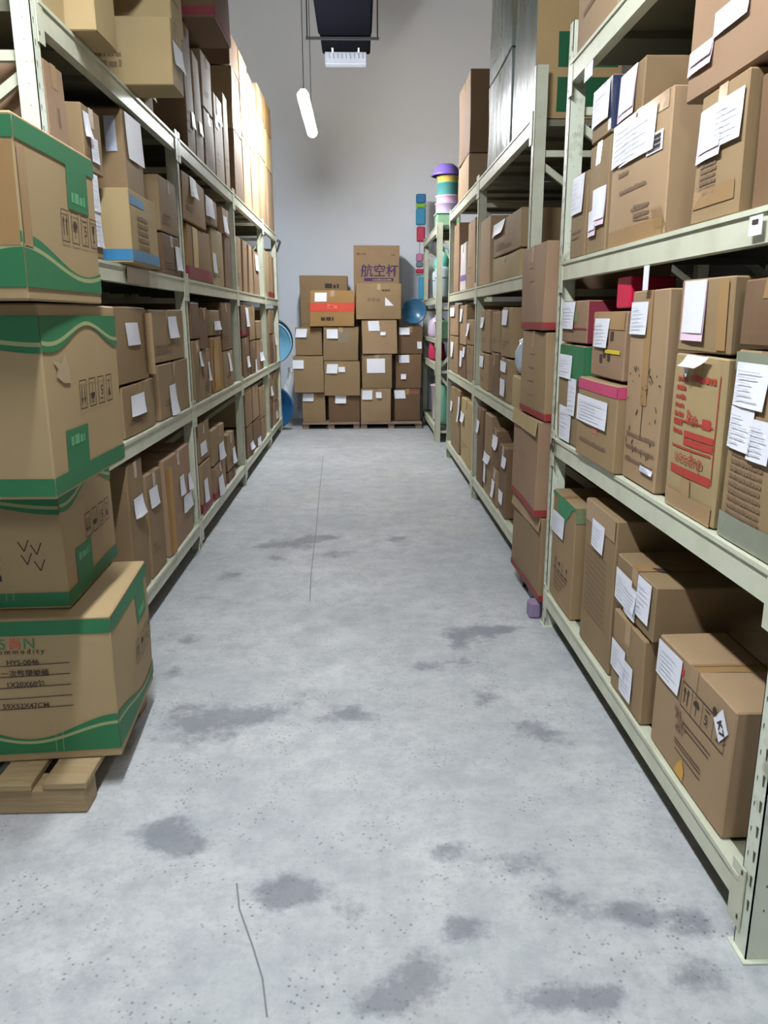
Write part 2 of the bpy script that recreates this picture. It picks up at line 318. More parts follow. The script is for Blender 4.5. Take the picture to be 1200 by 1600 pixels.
BOXES = [
('', 'L', -1.004, 2.948, 0.224, 2.376, 0.479, 0.462, 'l', [], 0, -0.48, 'cartons on the left rack', 'tall yellowish carton, left rack nearest bay, top shelf, first along'),
('', 'L', -0.904, 3.195, 0.245, 2.376, 0.569, 0.491, 'l', [], 0, -0.41, 'cartons on the left rack', 'yellowish carton, left rack nearest bay, top shelf, second along'),
('', 'L', -1.004, 4.176, 0.159, 2.376, 0.419, 0.432, 'l', [(-0.119, 0.275, 0.198, 0.114, 'w'), (-0.136, 0.113, 0.176, 0.104, 'w')], 0, -0.12, 'cartons on the left rack', 'yellowish carton with two white slips on top shelf of left rack, nearest bay'),
('', 'L', -0.864, 3.494, 0.329, 2.801, 0.394, 0.585, 'd', [], 0, 0.36, 'cartons on the left rack', 'carton jutting out above the slip-marked yellowish carton, left rack top shelf'),
('L4big', 'L', -0.784, 3.831, 0.212, 2.376, 0.267, 0.558, 'l', [(0.01, 0.136, 0.182, 0.091, 'w')], 0, -0.33, 'cartons on the left rack', 'yellowish carton jutting over the aisle edge, left rack top shelf, low printed mark'),
('', 'L', -0.804, 3.973, 0.223, 2.6489, 0.696, 0.517, 'l', [], 0, -0.27, 'cartons on the left rack', 'tall yellowish carton, left rack nearest bay, top shelf upper row, fourth along'),
('', 'L', -1.004, 5.165, 0.216, 2.376, 0.709, 0.451, 'd', [(0.052, 0.194, 0.102, 0.087, 'w')], 0, -0.47, 'cartons on the left rack', 'tall dark carton with white slip, left rack second bay, top shelf, first along'),
('', 'L', -1.004, 5.428, 0.22, 2.376, 0.619, 0.459, 'k', [(0.023, 0.198, 0.111, 0.071, 'w')], 0, 0.51, 'cartons on the left rack', 'tall brown carton with white slip, left rack second bay, top shelf, second along'),
('', 'L', -1.004, 5.786, 0.353, 2.376, 0.369, 0.569, 'd', [], 0, 0.37, 'cartons on the left rack', 'dark carton, left rack second bay, top shelf lower row, third along'),
('', 'L', -1.004, 5.786, 0.353, 2.751, 0.344, 0.564, 'k', [], 0, -0.37, 'cartons on the left rack', 'brown carton, left rack second bay, top shelf upper row, third along'),
('', 'L', -1.004, 6.189, 0.351, 2.376, 0.569, 0.476, 'k', [(0.045, 0.487, 0.173, 0.167, 'w'), (-0.075, 0.391, 0.139, 0.087, 'w')], 0, 0.15, 'cartons on the left rack', 'tall brown carton with white slips, left rack second bay, top shelf, fourth along'),
('', 'L', -1.004, 6.519, 0.201, 2.376, 0.669, 0.552, 'k', [], 0, 0.43, 'cartons on the left rack', 'tall brown carton, left rack second bay, top shelf, fifth along'),
('', 'L', -0.82, 5.42, 0.55, 3.11, 0.55, 0.5, 'd', [], 0.045, 0, 'cartons on the left rack', 'dark carton with dull red band jutting high over left rack second bay'),
('', 'L', -1.004, 7.137, 0.436, 2.376, 0.518, 0.578, 'd', [], 0, -0.5, 'cartons on the left rack', 'dark carton, left rack third bay, top shelf lower row, first along'),
('', 'L', -1.004, 7.137, 0.436, 2.8999, 0.462, 0.529, 'k', [], 0, 0.21, 'cartons on the left rack', 'brown carton, left rack third bay, top shelf upper row, first along'),
('', 'L', -1.004, 7.137, 0.436, 3.3679, 0.258, 0.511, 'd', [], 0, -0.39, 'cartons on the left rack', 'wide dark carton, left rack third bay, top shelf topmost row, first along'),
('', 'L', -1.004, 7.651, 0.461, 2.376, 0.575, 0.505, 'h', [], 0, -0.49, 'cartons on the left rack', 'light carton, left rack third bay, top shelf lower row, second along'),
('', 'L', -1.004, 7.651, 0.461, 2.9575, 0.423, 0.588, 'h', [], 0, 0.44, 'cartons on the left rack', 'light carton, left rack third bay, top shelf upper row, second along'),
('', 'L', -1.004, 7.651, 0.461, 3.387, 0.241, 0.519, 'k', [], 0, -0.24, 'cartons on the left rack', 'wide brown carton, left rack third bay, top shelf topmost row, second along'),
('', 'L', -1.004, 8.221, 0.536, 2.376, 0.577, 0.584, 'h', [], 0, 0.09, 'cartons on the left rack', 'light carton, left rack third bay, top shelf lower row, third along'),
('', 'L', -1.004, 8.221, 0.536, 2.9589, 0.35, 0.579, 'h', [], 0, 0.42, 'cartons on the left rack', 'wide light carton, left rack third bay, top shelf upper row, third along'),
('', 'L', -1.004, 8.221, 0.536, 3.3149, 0.278, 0.512, 'h', [], 0, -0.1, 'cartons on the left rack', 'wide light carton, left rack third bay, top shelf topmost row, third along'),
('', 'L', -1.004, 8.934, 0.529, 2.376, 0.657, 0.528, 'h', [], 0, -0.08, 'cartons on the left rack', 'light carton, left rack last bay, top shelf lower row, first along'),
('', 'L', -1.004, 8.934, 0.529, 3.0391, 0.413, 0.449, 'l', [], 0, -0.23, 'cartons on the left rack', 'yellowish carton, left rack last bay, top shelf upper row, first along'),
('', 'L', -1.004, 8.934, 0.529, 3.4583, 0.246, 0.566, 'k', [], 0, -0.55, 'cartons on the left rack', 'wide brown carton, left rack last bay, top shelf topmost row, first along'),
('', 'L', -1.004, 9.587, 0.6, 2.376, 0.643, 0.428, 'h', [], 0, 0.15, 'cartons on the left rack', 'light carton, left rack last bay, top shelf lower row, second along'),
('', 'L', -1.004, 9.587, 0.6, 3.0254, 0.383, 0.47, 'l', [], 0, 0.04, 'cartons on the left rack', 'wide yellowish carton, left rack last bay, top shelf upper row, second along'),
('', 'L', -1.004, 9.587, 0.6, 3.4139, 0.318, 0.505, 'o', [], 0, -0.19, 'cartons on the left rack', 'wide ochre carton, left rack last bay, top shelf topmost row, second along'),
('L3pink', 'L', -1.004, 2.901, 0.173, 1.626, 0.594, 0.6, 'p', [], 0, -0.37, 'cartons on the left rack', 'pinkish brown carton with grey printed square beside the left rack near post'),
('', 'L', -0.992, 3.112, 0.224, 1.626, 0.31, 0.494, 'k', [(0.061, 0.242, 0.091, 0.137, 'w'), (0.054, 0.106, 0.106, 0.132, 'w')], 0, -0.36, 'cartons on the left rack', 'torn brown carton with two stacked white slips, left rack nearest bay, third shelf'),
('', 'L', -1.004, 3.246, 0.202, 1.9417, 0.229, 0.534, 'k', [(-0.065, 0.158, 0.06, 0.088, 'w'), (0.007, 0.082, 0.079, 0.09, 'w')], 0, -0.27, 'cartons on the left rack', 'brown carton above the torn one, left rack nearest bay, two small slips'),
('L3blue', 'L', -0.934, 3.645, 0.453, 1.626, 0.294, 0.484, 'l', [], 0, 0.3, 'cartons on the left rack', 'yellowish carton with blue tape and blue bottom band, left rack third shelf'),
('', 'L', -1.004, 3.824, 0.292, 1.9258, 0.353, 0.478, 'k', [(0.019, 0.259, 0.244, 0.189, 'w'), (-0.053, 0.25, 0.049, 0.142, 'epouch')], 0, 0.07, 'cartons on the left rack', 'tall brown carton with clear pouch and torn white label, above blue-banded carton'),
('', 'L', -1.004, 4.449, 0.403, 1.626, 0.207, 0.583, 'd', [(0.112, 0.095, 0.112, 0.128, 'w')], 0, -0.48, 'cartons on the left rack', 'wide dark carton with white slip, left rack nearest bay, third shelf lower row, fourth along'),
('', 'L', -1.004, 4.449, 0.403, 1.8393, 0.274, 0.431, 'k', [], 0, -0.33, 'cartons on the left rack', 'wide brown carton, left rack nearest bay, third shelf upper row, fourth along'),
('L3yel', 'L', -1.004, 5.225, 0.711, 1.626, 0.324, 0.558, 'o', [], 0.07, 0.14, 'cartons on the left rack', 'carton with yellow strip and crimson bottom band, left rack second bay'),
('', 'L', -0.992, 5.081, 0.662, 1.9565, 0.262, 0.463, 'o', [(-0.06, 0.205, 0.193, 0.115, 'w')], 0, -0.2, 'cartons on the left rack', 'wide ochre carton with white slip, left rack second bay, third shelf upper row, first along'),
('', 'L', -1.004, 5.867, 0.428, 1.626, 0.385, 0.452, 'l', [(-0.147, 0.151, 0.125, 0.135, 'w')], 0, -0.05, 'cartons on the left rack', 'yellowish carton with white slip, left rack second bay, third shelf lower row, second along'),
('', 'L', -0.992, 5.632, 0.41, 2.017, 0.173, 0.428, 'p', [(-0.086, 0.107, 0.228, 0.133, 'w')], 0, 0.24, 'cartons on the left rack', 'wide pinkish carton with white slip, left rack second bay, third shelf upper row, second along'),
('', 'L', -1.004, 6.305, 0.284, 1.626, 0.382, 0.581, 'd', [], 0, 0.55, 'cartons on the left rack', 'dark carton, left rack second bay, third shelf lower row, third along'),
('', 'L', -1.004, 6.305, 0.284, 2.0141, 0.195, 0.552, 'p', [(-0.059, 0.072, 0.156, 0.124, 'w')], 0, 0.55, 'cartons on the left rack', 'wide pinkish carton with white slip, left rack second bay, third shelf upper row, third along'),
('', 'L', -1.004, 6.866, 0.293, 1.626, 0.437, 0.423, 'k', [], 0, -0.25, 'cartons on the left rack', 'tall brown carton, left rack third bay, third shelf, first along'),
('', 'L', -1.004, 7.245, 0.262, 1.626, 0.44, 0.594, 'p', [], 0, 0.33, 'cartons on the left rack', 'tall pinkish carton, left rack third bay, third shelf, second along'),
('', 'L', -1.004, 7.609, 0.246, 1.626, 0.431, 0.494, 'h', [], 0, 0.53, 'cartons on the left rack', 'tall light carton, left rack third bay, third shelf, third along'),
('', 'L', -1.004, 8.017, 0.426, 1.626, 0.413, 0.532, 'p', [(0.04, 0.308, 0.252, 0.153, 'w')], 0, 0.38, 'cartons on the left rack', 'pinkish carton with white slip, left rack third bay, third shelf, fourth along'),
('', 'L', -1.004, 8.825, 0.311, 1.626, 0.484, 0.473, 'l', [], 0, -0.37, 'cartons on the left rack', 'tall yellowish carton, left rack last bay, third shelf, first along'),
('', 'L', -1.004, 9.188, 0.239, 1.626, 0.49, 0.5, 'h', [], 0.05, -0.44, 'cartons on the left rack', 'tall light carton with red band, left rack last bay, third shelf, second along'),
('', 'L', -1.004, 9.529, 0.259, 1.626, 0.475, 0.489, 'p', [], 0.05, 0.55, 'cartons on the left rack', 'tall pinkish carton with red band, left rack last bay, third shelf, third along'),
('', 'L', -1.004, 3.169, 0.218, 0.896, 0.256, 0.48, 'd', [], 0, -0.59, 'cartons on the left rack', 'dark carton, left rack nearest bay, second shelf lower row, first along'),
('', 'L', -1.004, 3.169, 0.218, 1.158, 0.289, 0.428, 'd', [], 0, -0.4, 'cartons on the left rack', 'dark carton, left rack nearest bay, second shelf upper row, first along'),
('', 'L', -1.004, 3.61, 0.51, 0.896, 0.227, 0.561, 'k', [(-0.051, 0.133, 0.204, 0.092, 'w')], 0, -0.16, 'cartons on the left rack', 'wide brown carton with white slip, left rack nearest bay, second shelf lower row, second along'),
('L2flap', 'L', -1.004, 3.553, 0.481, 1.1286, 0.323, 0.472, 'k', [(0.003, 0.207, 0.189, 0.097, 'w')], 0, -0.48, 'cartons on the left rack', 'brown carton with loose side flap and white slip, left rack nearest bay second shelf'),
('', 'L', -1.004, 4.308, 0.684, 0.896, 0.283, 0.597, 'k', [(-0.068, 0.085, 0.145, 0.16, 'w')], 0, -0.09, 'cartons on the left rack', 'dark torn carton with one long slip beside the left rack second post'),
('', 'L', -1.004, 4.224, 0.702, 1.1849, 0.263, 0.457, 'k', [(0.106, 0.172, 0.177, 0.113, 'w')], 0, -0.53, 'cartons on the left rack', 'wide brown carton with white slip, left rack nearest bay, second shelf upper row, third along'),
('', 'L', -1.004, 4.942, 0.231, 0.896, 0.379, 0.43, 'k', [(0.07, 0.261, 0.081, 0.092, 'w')], 0, -0.4, 'cartons on the left rack', 'tall brown carton with white slip, left rack second bay, second shelf lower row, first along'),
('', 'L', -1.004, 4.942, 0.231, 1.2806, 0.217, 0.542, 'd', [], 0, -0.42, 'cartons on the left rack', 'dark carton, left rack second bay, second shelf upper row, first along'),
('', 'L', -1.004, 5.234, 0.262, 0.896, 0.312, 0.427, 'p', [(0.033, 0.166, 0.067, 0.121, 'w')], 0, -0.01, 'cartons on the left rack', 'pinkish carton with white slip, left rack second bay, second shelf lower row, second along'),
('', 'L', -0.992, 5.163, 0.187, 1.2137, 0.257, 0.465, 'd', [], 0, 0.6, 'cartons on the left rack', 'dark carton, left rack second bay, second shelf upper row, second along'),
('L2gold', 'L', -1.004, 5.627, 0.383, 0.896, 0.384, 0.442, 'o', [], 0, 0.04, 'cartons on the left rack', 'carton with wide golden tape, left rack second bay, second shelf lower row'),
('', 'L', -1.004, 5.627, 0.383, 1.286, 0.174, 0.559, 'k', [(0.053, 0.068, 0.266, 0.062, 'w')], 0, -0.11, 'cartons on the left rack', 'wide brown carton with white slip, left rack second bay, second shelf upper row, third along'),
('', 'L', -1.004, 6.11, 0.426, 0.896, 0.268, 0.598, 'k', [(0.0, 0.184, 0.09, 0.14, 'w')], 0, -0.03, 'cartons on the left rack', 'wide brown carton with white slip, left rack second bay, second shelf lower row, fourth along'),
('', 'L', -1.004, 6.11, 0.426, 1.1699, 0.35, 0.464, 'd', [], 0, -0.11, 'cartons on the left rack', 'dark carton, left rack second bay, second shelf upper row, fourth along'),
('', 'L', -1.004, 7.075, 0.416, 0.896, 0.347, 0.427, 'd', [(0.085, 0.127, 0.164, 0.097, 'w')], 0, -0.09, 'cartons on the left rack', 'dark carton with white slip, left rack third bay, second shelf lower row, first along'),
('', 'L', -1.004, 7.075, 0.416, 1.2492, 0.28, 0.465, 'd', [(0.099, 0.165, 0.207, 0.167, 'w')], 0.04, 0.47, 'cartons on the left rack', 'wide dark carton with red band, left rack third bay, second shelf upper row, first along'),
('', 'L', -1.004, 7.542, 0.385, 0.896, 0.302, 0.57, 'd', [(0.112, 0.065, 0.151, 0.12, 'w')], 0, -0.0, 'cartons on the left rack', 'dark carton with white slip, left rack third bay, second shelf lower row, second along'),
('', 'L', -1.004, 7.542, 0.385, 1.2038, 0.312, 0.426, 'k', [], 0, -0.29, 'cartons on the left rack', 'brown carton, left rack third bay, second shelf upper row, second along'),
('', 'L', -1.004, 8.027, 0.44, 0.896, 0.301, 0.464, 'p', [(0.104, 0.131, 0.222, 0.086, 'w')], 0, -0.35, 'cartons on the left rack', 'wide pinkish carton with white slip, left rack third bay, second shelf lower row, third along'),
('', 'L', -1.004, 8.027, 0.44, 1.2034, 0.176, 0.462, 'k', [], 0, 0.44, 'cartons on the left rack', 'wide brown carton, left rack third bay, second shelf upper row, third along'),
('', 'L', -1.004, 8.795, 0.249, 0.896, 0.481, 0.446, 'k', [], 0, -0.54, 'cartons on the left rack', 'tall brown carton, left rack last bay, second shelf, first along'),
('', 'L', -1.004, 9.148, 0.281, 0.896, 0.327, 0.587, 'd', [], 0, 0.08, 'cartons on the left rack', 'dark carton, left rack last bay, second shelf lower row, second along'),
('', 'L', -1.004, 9.199, 0.382, 1.2285, 0.265, 0.598, 'k', [], 0, -0.12, 'cartons on the left rack', 'wide brown carton, left rack last bay, second shelf upper row, second along'),
('', 'L', -0.992, 9.42, 0.237, 0.896, 0.328, 0.582, 'p', [(0.053, 0.262, 0.221, 0.116, 'w')], 0, 0.18, 'cartons on the left rack', 'pinkish carton with white slip, left rack last bay, second shelf, third along'),
('', 'L', -1.004, 3.433, 0.24, 0.182, 0.608, 0.562, 'k', [(0.008, 0.403, 0.147, 0.091, 'w')], 0, 0.29, 'cartons on the left rack', 'brown carton with white slip, left rack nearest bay, bottom shelf, beside green-marked boxes'),
('', 'L', -1.004, 3.737, 0.278, 0.182, 0.506, 0.509, 'k', [(-0.03, 0.387, 0.148, 0.094, 'w')], 0, -0.49, 'cartons on the left rack', 'tall brown carton with white slip, left rack nearest bay, bottom shelf, second along'),
('L1open', 'L', -1.004, 4.25, 0.604, 0.182, 0.517, 0.458, 'p', [(0.041, 0.32, 0.107, 0.108, 'w'), (0.119, 0.195, 0.127, 0.093, 'w'), (0.255, 0.298, 0.085, 0.094, 'w'), (0.237, 0.189, 0.119, 0.091, 'w')], 0, 0.45, 'cartons on the left rack', 'carton with open curled flap and several slips, left rack nearest bay bottom shelf'),
('', 'L', -1.004, 5.01, 0.331, 0.182, 0.328, 0.582, 'k', [(-0.06, 0.147, 0.122, 0.148, 'w')], 0.06, 0.51, 'cartons on the left rack', 'brown carton with red band, left rack second bay, bottom shelf lower row, first along'),
('', 'L', -1.004, 5.01, 0.331, 0.5159, 0.247, 0.481, 'k', [(-0.041, 0.081, 0.202, 0.081, 'w')], 0, 0.19, 'cartons on the left rack', 'brown carton with slip and torn red tape, left rack second bay bottom shelf'),
('', 'L', -1.004, 5.496, 0.477, 0.182, 0.23, 0.564, 'p', [(-0.047, 0.072, 0.173, 0.133, 'w')], 0.04, 0.17, 'cartons on the left rack', 'wide pinkish carton with red band, left rack second bay, bottom shelf lower row, second along'),
('', 'L', -1.004, 5.496, 0.477, 0.4175, 0.248, 0.567, 'k', [(0.069, 0.064, 0.204, 0.118, 'w')], 0, 0.03, 'cartons on the left rack', 'wide brown carton with white slip, left rack second bay, bottom shelf upper row, second along'),
('', 'L', -1.004, 6.012, 0.335, 0.182, 0.079, 0.538, 'd', [], 0, 0.22, 'cartons on the left rack', 'wide dark carton, left rack second bay, bottom shelf lower row, third along'),
('', 'L', -1.004, 6.012, 0.335, 0.2672, 0.278, 0.468, 'k', [(0.099, 0.088, 0.126, 0.119, 'w')], 0, 0.51, 'cartons on the left rack', 'brown carton with white slip, left rack second bay, bottom shelf upper row, third along'),
('', 'L', -1.004, 7.076, 0.386, 0.182, 0.278, 0.592, 'd', [(0.082, 0.085, 0.211, 0.066, 'w')], 0, -0.51, 'cartons on the left rack', 'dark carton with white slip, left rack third bay, bottom shelf lower row, first along'),
('', 'L', -1.004, 7.076, 0.386, 0.4662, 0.329, 0.595, 'k', [], 0, 0.55, 'cartons on the left rack', 'brown carton, left rack third bay, bottom shelf upper row, first along'),
('', 'L', -1.004, 7.558, 0.443, 0.182, 0.276, 0.54, 'd', [(0.106, 0.044, 0.221, 0.078, 'w')], 0, -0.55, 'cartons on the left rack', 'wide dark carton with white slip, left rack third bay, bottom shelf lower row, second along'),
('', 'L', -1.004, 7.558, 0.443, 0.4645, 0.321, 0.582, 'h', [], 0, -0.45, 'cartons on the left rack', 'light carton, left rack third bay, bottom shelf upper row, second along'),
('', 'L', -1.004, 8.104, 0.459, 0.182, 0.226, 0.594, 'p', [], 0, 0.2, 'cartons on the left rack', 'wide pinkish carton, left rack third bay, bottom shelf lower row, third along'),
('', 'L', -1.004, 8.104, 0.459, 0.4145, 0.314, 0.431, 'k', [], 0, -0.4, 'cartons on the left rack', 'wide brown carton, left rack third bay, bottom shelf upper row, third along'),
('', 'L', -1.004, 8.846, 0.351, 0.182, 0.359, 0.534, 'd', [], 0, 0.08, 'cartons on the left rack', 'dark carton, left rack last bay, bottom shelf lower row, first along'),
('', 'L', -1.004, 8.846, 0.351, 0.5472, 0.248, 0.554, 'k', [(0.07, 0.058, 0.201, 0.107, 'w')], 0, 0.51, 'cartons on the left rack', 'brown carton with white slip, left rack last bay, bottom shelf upper row, first along'),
('', 'L', -1.004, 9.421, 0.481, 0.182, 0.264, 0.459, 'p', [(0.008, 0.09, 0.217, 0.093, 'w')], 0, -0.6, 'cartons on the left rack', 'wide pinkish carton with white slip, left rack last bay, bottom shelf lower row, second along'),
('', 'L', -1.004, 9.421, 0.481, 0.4519, 0.343, 0.586, 'k', [], 0, -0.58, 'cartons on the left rack', 'brown carton, left rack last bay, bottom shelf upper row, second along'),
('R4a', 'R', 0.849, 3.087, 0.519, 2.376, 0.549, 0.578, 'h', [], 0, -0.46, 'cartons on the near right rack', 'light carton with slanted printed lines, far end of near right rack top shelf'),
('R4b', 'R', 0.819, 2.317, 0.627, 2.376, 0.519, 0.566, 'k', [], 0, 0.34, 'cartons on the near right rack', 'brown carton with green corner on the near right rack top shelf'),
('', 'R', 0.849, 3.181, 0.201, 1.626, 0.305, 0.578, 'k', [(-0.015, 0.237, 0.162, 0.139, 'w')], 0, 0, 'cartons on the near right rack', 'narrow brown carton with slip hanging loose against near right rack far post'),
('', 'R', 0.849, 2.942, 0.223, 1.626, 0.374, 0.519, 'k', [(0.038, 0.151, 0.138, 0.127, 'p'), (-0.032, 0.103, 0.116, 0.089, 'p')], 0, 0.45, 'cartons on the near right rack', 'brown carton with two pinkish slips, near right rack third shelf, far column'),
('R3blue', 'R', 0.849, 2.942, 0.223, 2.0056, 0.181, 0.456, 'k', [(-0.006, 0.108, 0.201, 0.115, 'w')], 0, 0.21, 'cartons on the near right rack', 'brown carton wrapped in dark blue tape with white slip, near right rack'),
('R3main', 'R', 0.849, 2.537, 0.495, 1.626, 0.385, 0.5, 'h', [(-0.132, 0.32, 0.221, 0.131, 'w'), (-0.002, 0.302, 0.307, 0.12, 'w'), (0.15, 0.258, 0.115, 0.054, 'b')], 0, 0.47, 'cartons on the near right rack', 'large brown carton with barcode and overlapping white slips, near right rack third shelf'),
('', 'R', 0.869, 2.706, 0.225, 2.0169, 0.156, 0.559, 'k', [(-0.057, 0.084, 0.166, 0.146, 'p')], 0, -0.03, 'cartons on the near right rack', 'small carton with tall pink slip on the large barcode carton'),
('R3right', 'R', 0.849, 1.969, 0.254, 1.626, 0.301, 0.5, 'k', [(-0.047, 0.205, 0.15, 0.122, 'p'), (0.045, 0.214, 0.155, 0.104, 'w')], 0, -0.57, 'cartons on the near right rack', 'brown carton with pink-edged and white slips side by side, near right rack'),
('R3crump', 'R', 0.849, 1.938, 0.506, 1.9325, 0.282, 0.426, 'p', [(-0.029, 0.138, 0.172, 0.055, 'w'), (-0.181, 0.089, 0.135, 0.056, 'p')], 0, 0.11, 'cartons on the near right rack', 'crumpled brown carton with slips lying atop the pink-edged-slip carton'),
('', 'R', 0.869, 1.729, 0.192, 1.626, 0.282, 0.5, 'd', [], 0, 0.44, 'cartons on the near right rack', 'tall dark carton, near right rack, third shelf, fifth along'),
('R2green', 'R', 0.849, 3.166, 0.367, 0.896, 0.399, 0.4, 'k', [(-0.079, 0.309, 0.199, 0.094, 'w'), (0.041, 0.194, 0.115, 0.146, 'w'), (-0.046, 0.076, 0.184, 0.141, 'w')], 0, 0, 'cartons on the near right rack', 'green-topped carton with three slips below the red-sided carton, near right rack'),
('R2redside', 'R', 0.849, 3.166, 0.367, 1.3009, 0.166, 0.4, 'p', [(-0.073, 0.113, 0.212, 0.108, 'w')], 0, 0, 'cartons on the near right rack', 'carton with dark red side and white slip on the green-topped carton'),
('R2pinktop', 'R', 0.819, 2.72, 0.442, 0.896, 0.292, 0.485, 'k', [(-0.054, 0.181, 0.352, 0.096, 'w')], 0, 0.32, 'cartons on the near right rack', 'brown carton with pink top band and wide white slip, near right rack second shelf'),
('R2yel', 'R', 0.849, 2.717, 0.374, 1.1944, 0.226, 0.514, 'p', [(-0.06, 0.153, 0.179, 0.099, 'w')], 0, -0.59, 'cartons on the near right rack', 'pinkish carton with yellow tape and slip above the pink-topped carton'),
('R2tall', 'R', 0.849, 2.343, 0.288, 0.896, 0.584, 0.45, 'h', [(-0.083, 0.503, 0.14, 0.096, 'w'), (0.079, 0.057, 0.105, 0.016, 'w')], 0, 0.39, 'cartons on the near right rack', 'tall slim carton with scribbled black marks, near right rack second shelf'),
('R2red', 'R', 0.849, 1.964, 0.3, 0.896, 0.41, 0.5, 'l', [], 0, 0.05, 'cartons on the near right rack', 'carton printed with red bands and red letters, near right rack second shelf'),
('R2top', 'R', 0.849, 1.967, 0.298, 1.3124, 0.182, 0.489, 'k', [(-0.054, 0.107, 0.142, 0.15, 'p')], 0, 0.34, 'cartons on the near right rack', 'brown carton with tall pink slip resting on the red-printed carton'),
('R2last', 'R', 0.849, 1.635, 0.27, 0.896, 0.435, 0.476, 'k', [(-0.046, 0.36, 0.157, 0.097, 'w'), (-0.067, 0.262, 0.126, 0.094, 'w'), (0.029, 0.248, 0.094, 0.089, 'w')], 0, -0.32, 'cartons on the near right rack', 'brown carton with three large white slips beside the red-printed carton'),
('', 'R', 0.849, 1.652, 0.239, 1.3366, 0.146, 0.508, 'd', [], 0, 0.56, 'cartons on the near right rack', 'wide dark carton, near right rack, second shelf upper row, fifth along'),
('R1green', 'R', 0.849, 3.171, 0.357, 0.182, 0.484, 0.45, 'k', [(-0.078, 0.348, 0.191, 0.095, 'w')], 0, 0, 'cartons on the near right rack', 'carton with green sprayed top corner and handling symbols, near right rack bottom shelf'),
('R1second', 'R', 0.849, 2.664, 0.359, 0.182, 0.558, 0.45, 'k', [(-0.009, 0.453, 0.147, 0.101, 'w')], 0, 0.15, 'cartons on the near right rack', 'crumpled brown carton with slip and printed text behind green-cornered carton'),
('', 'R', 0.839, 2.282, 0.282, 0.182, 0.276, 0.5, 'k', [(-0.07, 0.126, 0.133, 0.096, 'w'), (0.011, 0.089, 0.113, 0.12, 'w')], 0, 0.01, 'cartons on the near right rack', 'small carton with two slips under the slip-covered carton, near right rack bottom'),
('R1slips', 'R', 0.849, 2.289, 0.35, 0.4641, 0.175, 0.5, 'k', [(-0.09, 0.077, 0.159, 0.107, 'w'), (-0.017, 0.06, 0.112, 0.103, 'w'), (0.093, 0.111, 0.112, 0.128, 'w')], 0, 0.43, 'cartons on the near right rack', 'carton covered in torn white slips, near right rack bottom shelf'),
('R1big', 'R', 0.849, 1.832, 0.467, 0.182, 0.339, 0.62, 'h', [(-0.148, 0.276, 0.161, 0.104, 'w'), (0.172, 0.27, 0.079, 0.09, 'd')], 0, 0, 'cartons on the near right rack', 'large brown carton with diamond label and red tape, nearest on bottom shelf'),
('M4a', 'M', 0.884, 4.557, 0.555, 2.376, 0.599, 0.432, 'w', [], 0, 0.46, 'cartons on the middle right rack', 'pale blue film-wrapped carton at near end of middle right rack top shelf'),
('', 'M', 0.884, 4.557, 0.555, 2.981, 0.614, 0.455, 'w', [], 0, -0.24, 'cartons on the middle right rack', 'film-wrapped carton, middle right rack front, top shelf upper row, first along'),
('', 'M', 0.884, 5.331, 0.823, 2.376, 0.519, 0.571, 'w', [], 0, -0.09, 'cartons on the middle right rack', 'wide film-wrapped carton, middle right rack front, top shelf lower row, second along'),
('', 'M', 0.884, 5.331, 0.823, 2.901, 0.594, 0.564, 'w', [], 0, -0.4, 'cartons on the middle right rack', 'film-wrapped carton, middle right rack front, top shelf upper row, second along'),
('', 'M', 0.884, 7.036, 0.7, 2.376, 0.295, 0.577, 'h', [], 0, -0.39, 'cartons on the middle right rack', 'light carton beneath the tall dark brown one, middle right rack top shelf'),
('', 'M', 0.884, 7.036, 0.7, 2.6767, 0.605, 0.447, 'd', [], 0, -0.01, 'cartons on the middle right rack', 'tall dark brown carton standing high on middle right rack top shelf'),
('', 'M', 0.884, 4.936, 0.891, 1.626, 0.144, 0.481, 'l', [], 0, 0.05, 'cartons on the middle right rack', 'wide yellowish carton, middle right rack front, third shelf lower row, first along'),
('', 'M', 0.884, 4.936, 0.891, 1.7762, 0.212, 0.583, 'k', [(-0.241, 0.174, 0.399, 0.078, 'w')], 0, 0.25, 'cartons on the middle right rack', 'wide brown carton with white slip, middle right rack front, third shelf upper row, first along'),
('', 'M', 0.884, 5.738, 0.477, 1.626, 0.444, 0.421, 'h', [], 0, -0.23, 'cartons on the middle right rack', 'light carton, middle right rack front, third shelf, second along'),
('', 'M', 0.884, 6.446, 0.422, 1.626, 0.516, 0.518, 'h', [], 0, -0.02, 'cartons on the middle right rack', 'light carton, middle right rack rear, third shelf, first along'),
('M3white', 'M', 0.884, 6.943, 0.364, 1.626, 0.39, 0.549, 'pale', [], 0, -0.02, 'cartons on the middle right rack', 'white carton with purple band, middle right rack rear bay third shelf'),
('', 'M', 0.884, 7.427, 0.371, 1.626, 0.594, 0.434, 'p', [], 0, -0.31, 'cartons on the middle right rack', 'tall pinkish carton, middle right rack rear, third shelf, third along'),
('', 'M', 0.884, 4.432, 0.303, 0.896, 0.179, 0.573, 'l', [], 0, -0.17, 'cartons on the middle right rack', 'low yellowish carton under the shiny jar, middle right rack front, second shelf'),
('', 'M', 0.884, 4.802, 0.321, 0.896, 0.264, 0.558, 'k', [(-0.067, 0.083, 0.177, 0.102, 'w'), (-0.052, 0.213, 0.207, 0.062, 'w')], 0, 0.58, 'cartons on the middle right rack', 'brown carton with white slips, middle right rack front, second shelf lower row, second along'),
('', 'M', 0.884, 4.802, 0.321, 1.1663, 0.293, 0.533, 'k', [(-0.057, 0.234, 0.197, 0.089, 'w')], 0, 0.21, 'cartons on the middle right rack', 'brown carton with white slip, middle right rack front, second shelf upper row, second along'),
('', 'M', 0.884, 5.2, 0.304, 0.896, 0.276, 0.53, 'd', [], 0, -0.22, 'cartons on the middle right rack', 'dark carton, middle right rack front, second shelf lower row, third along'),
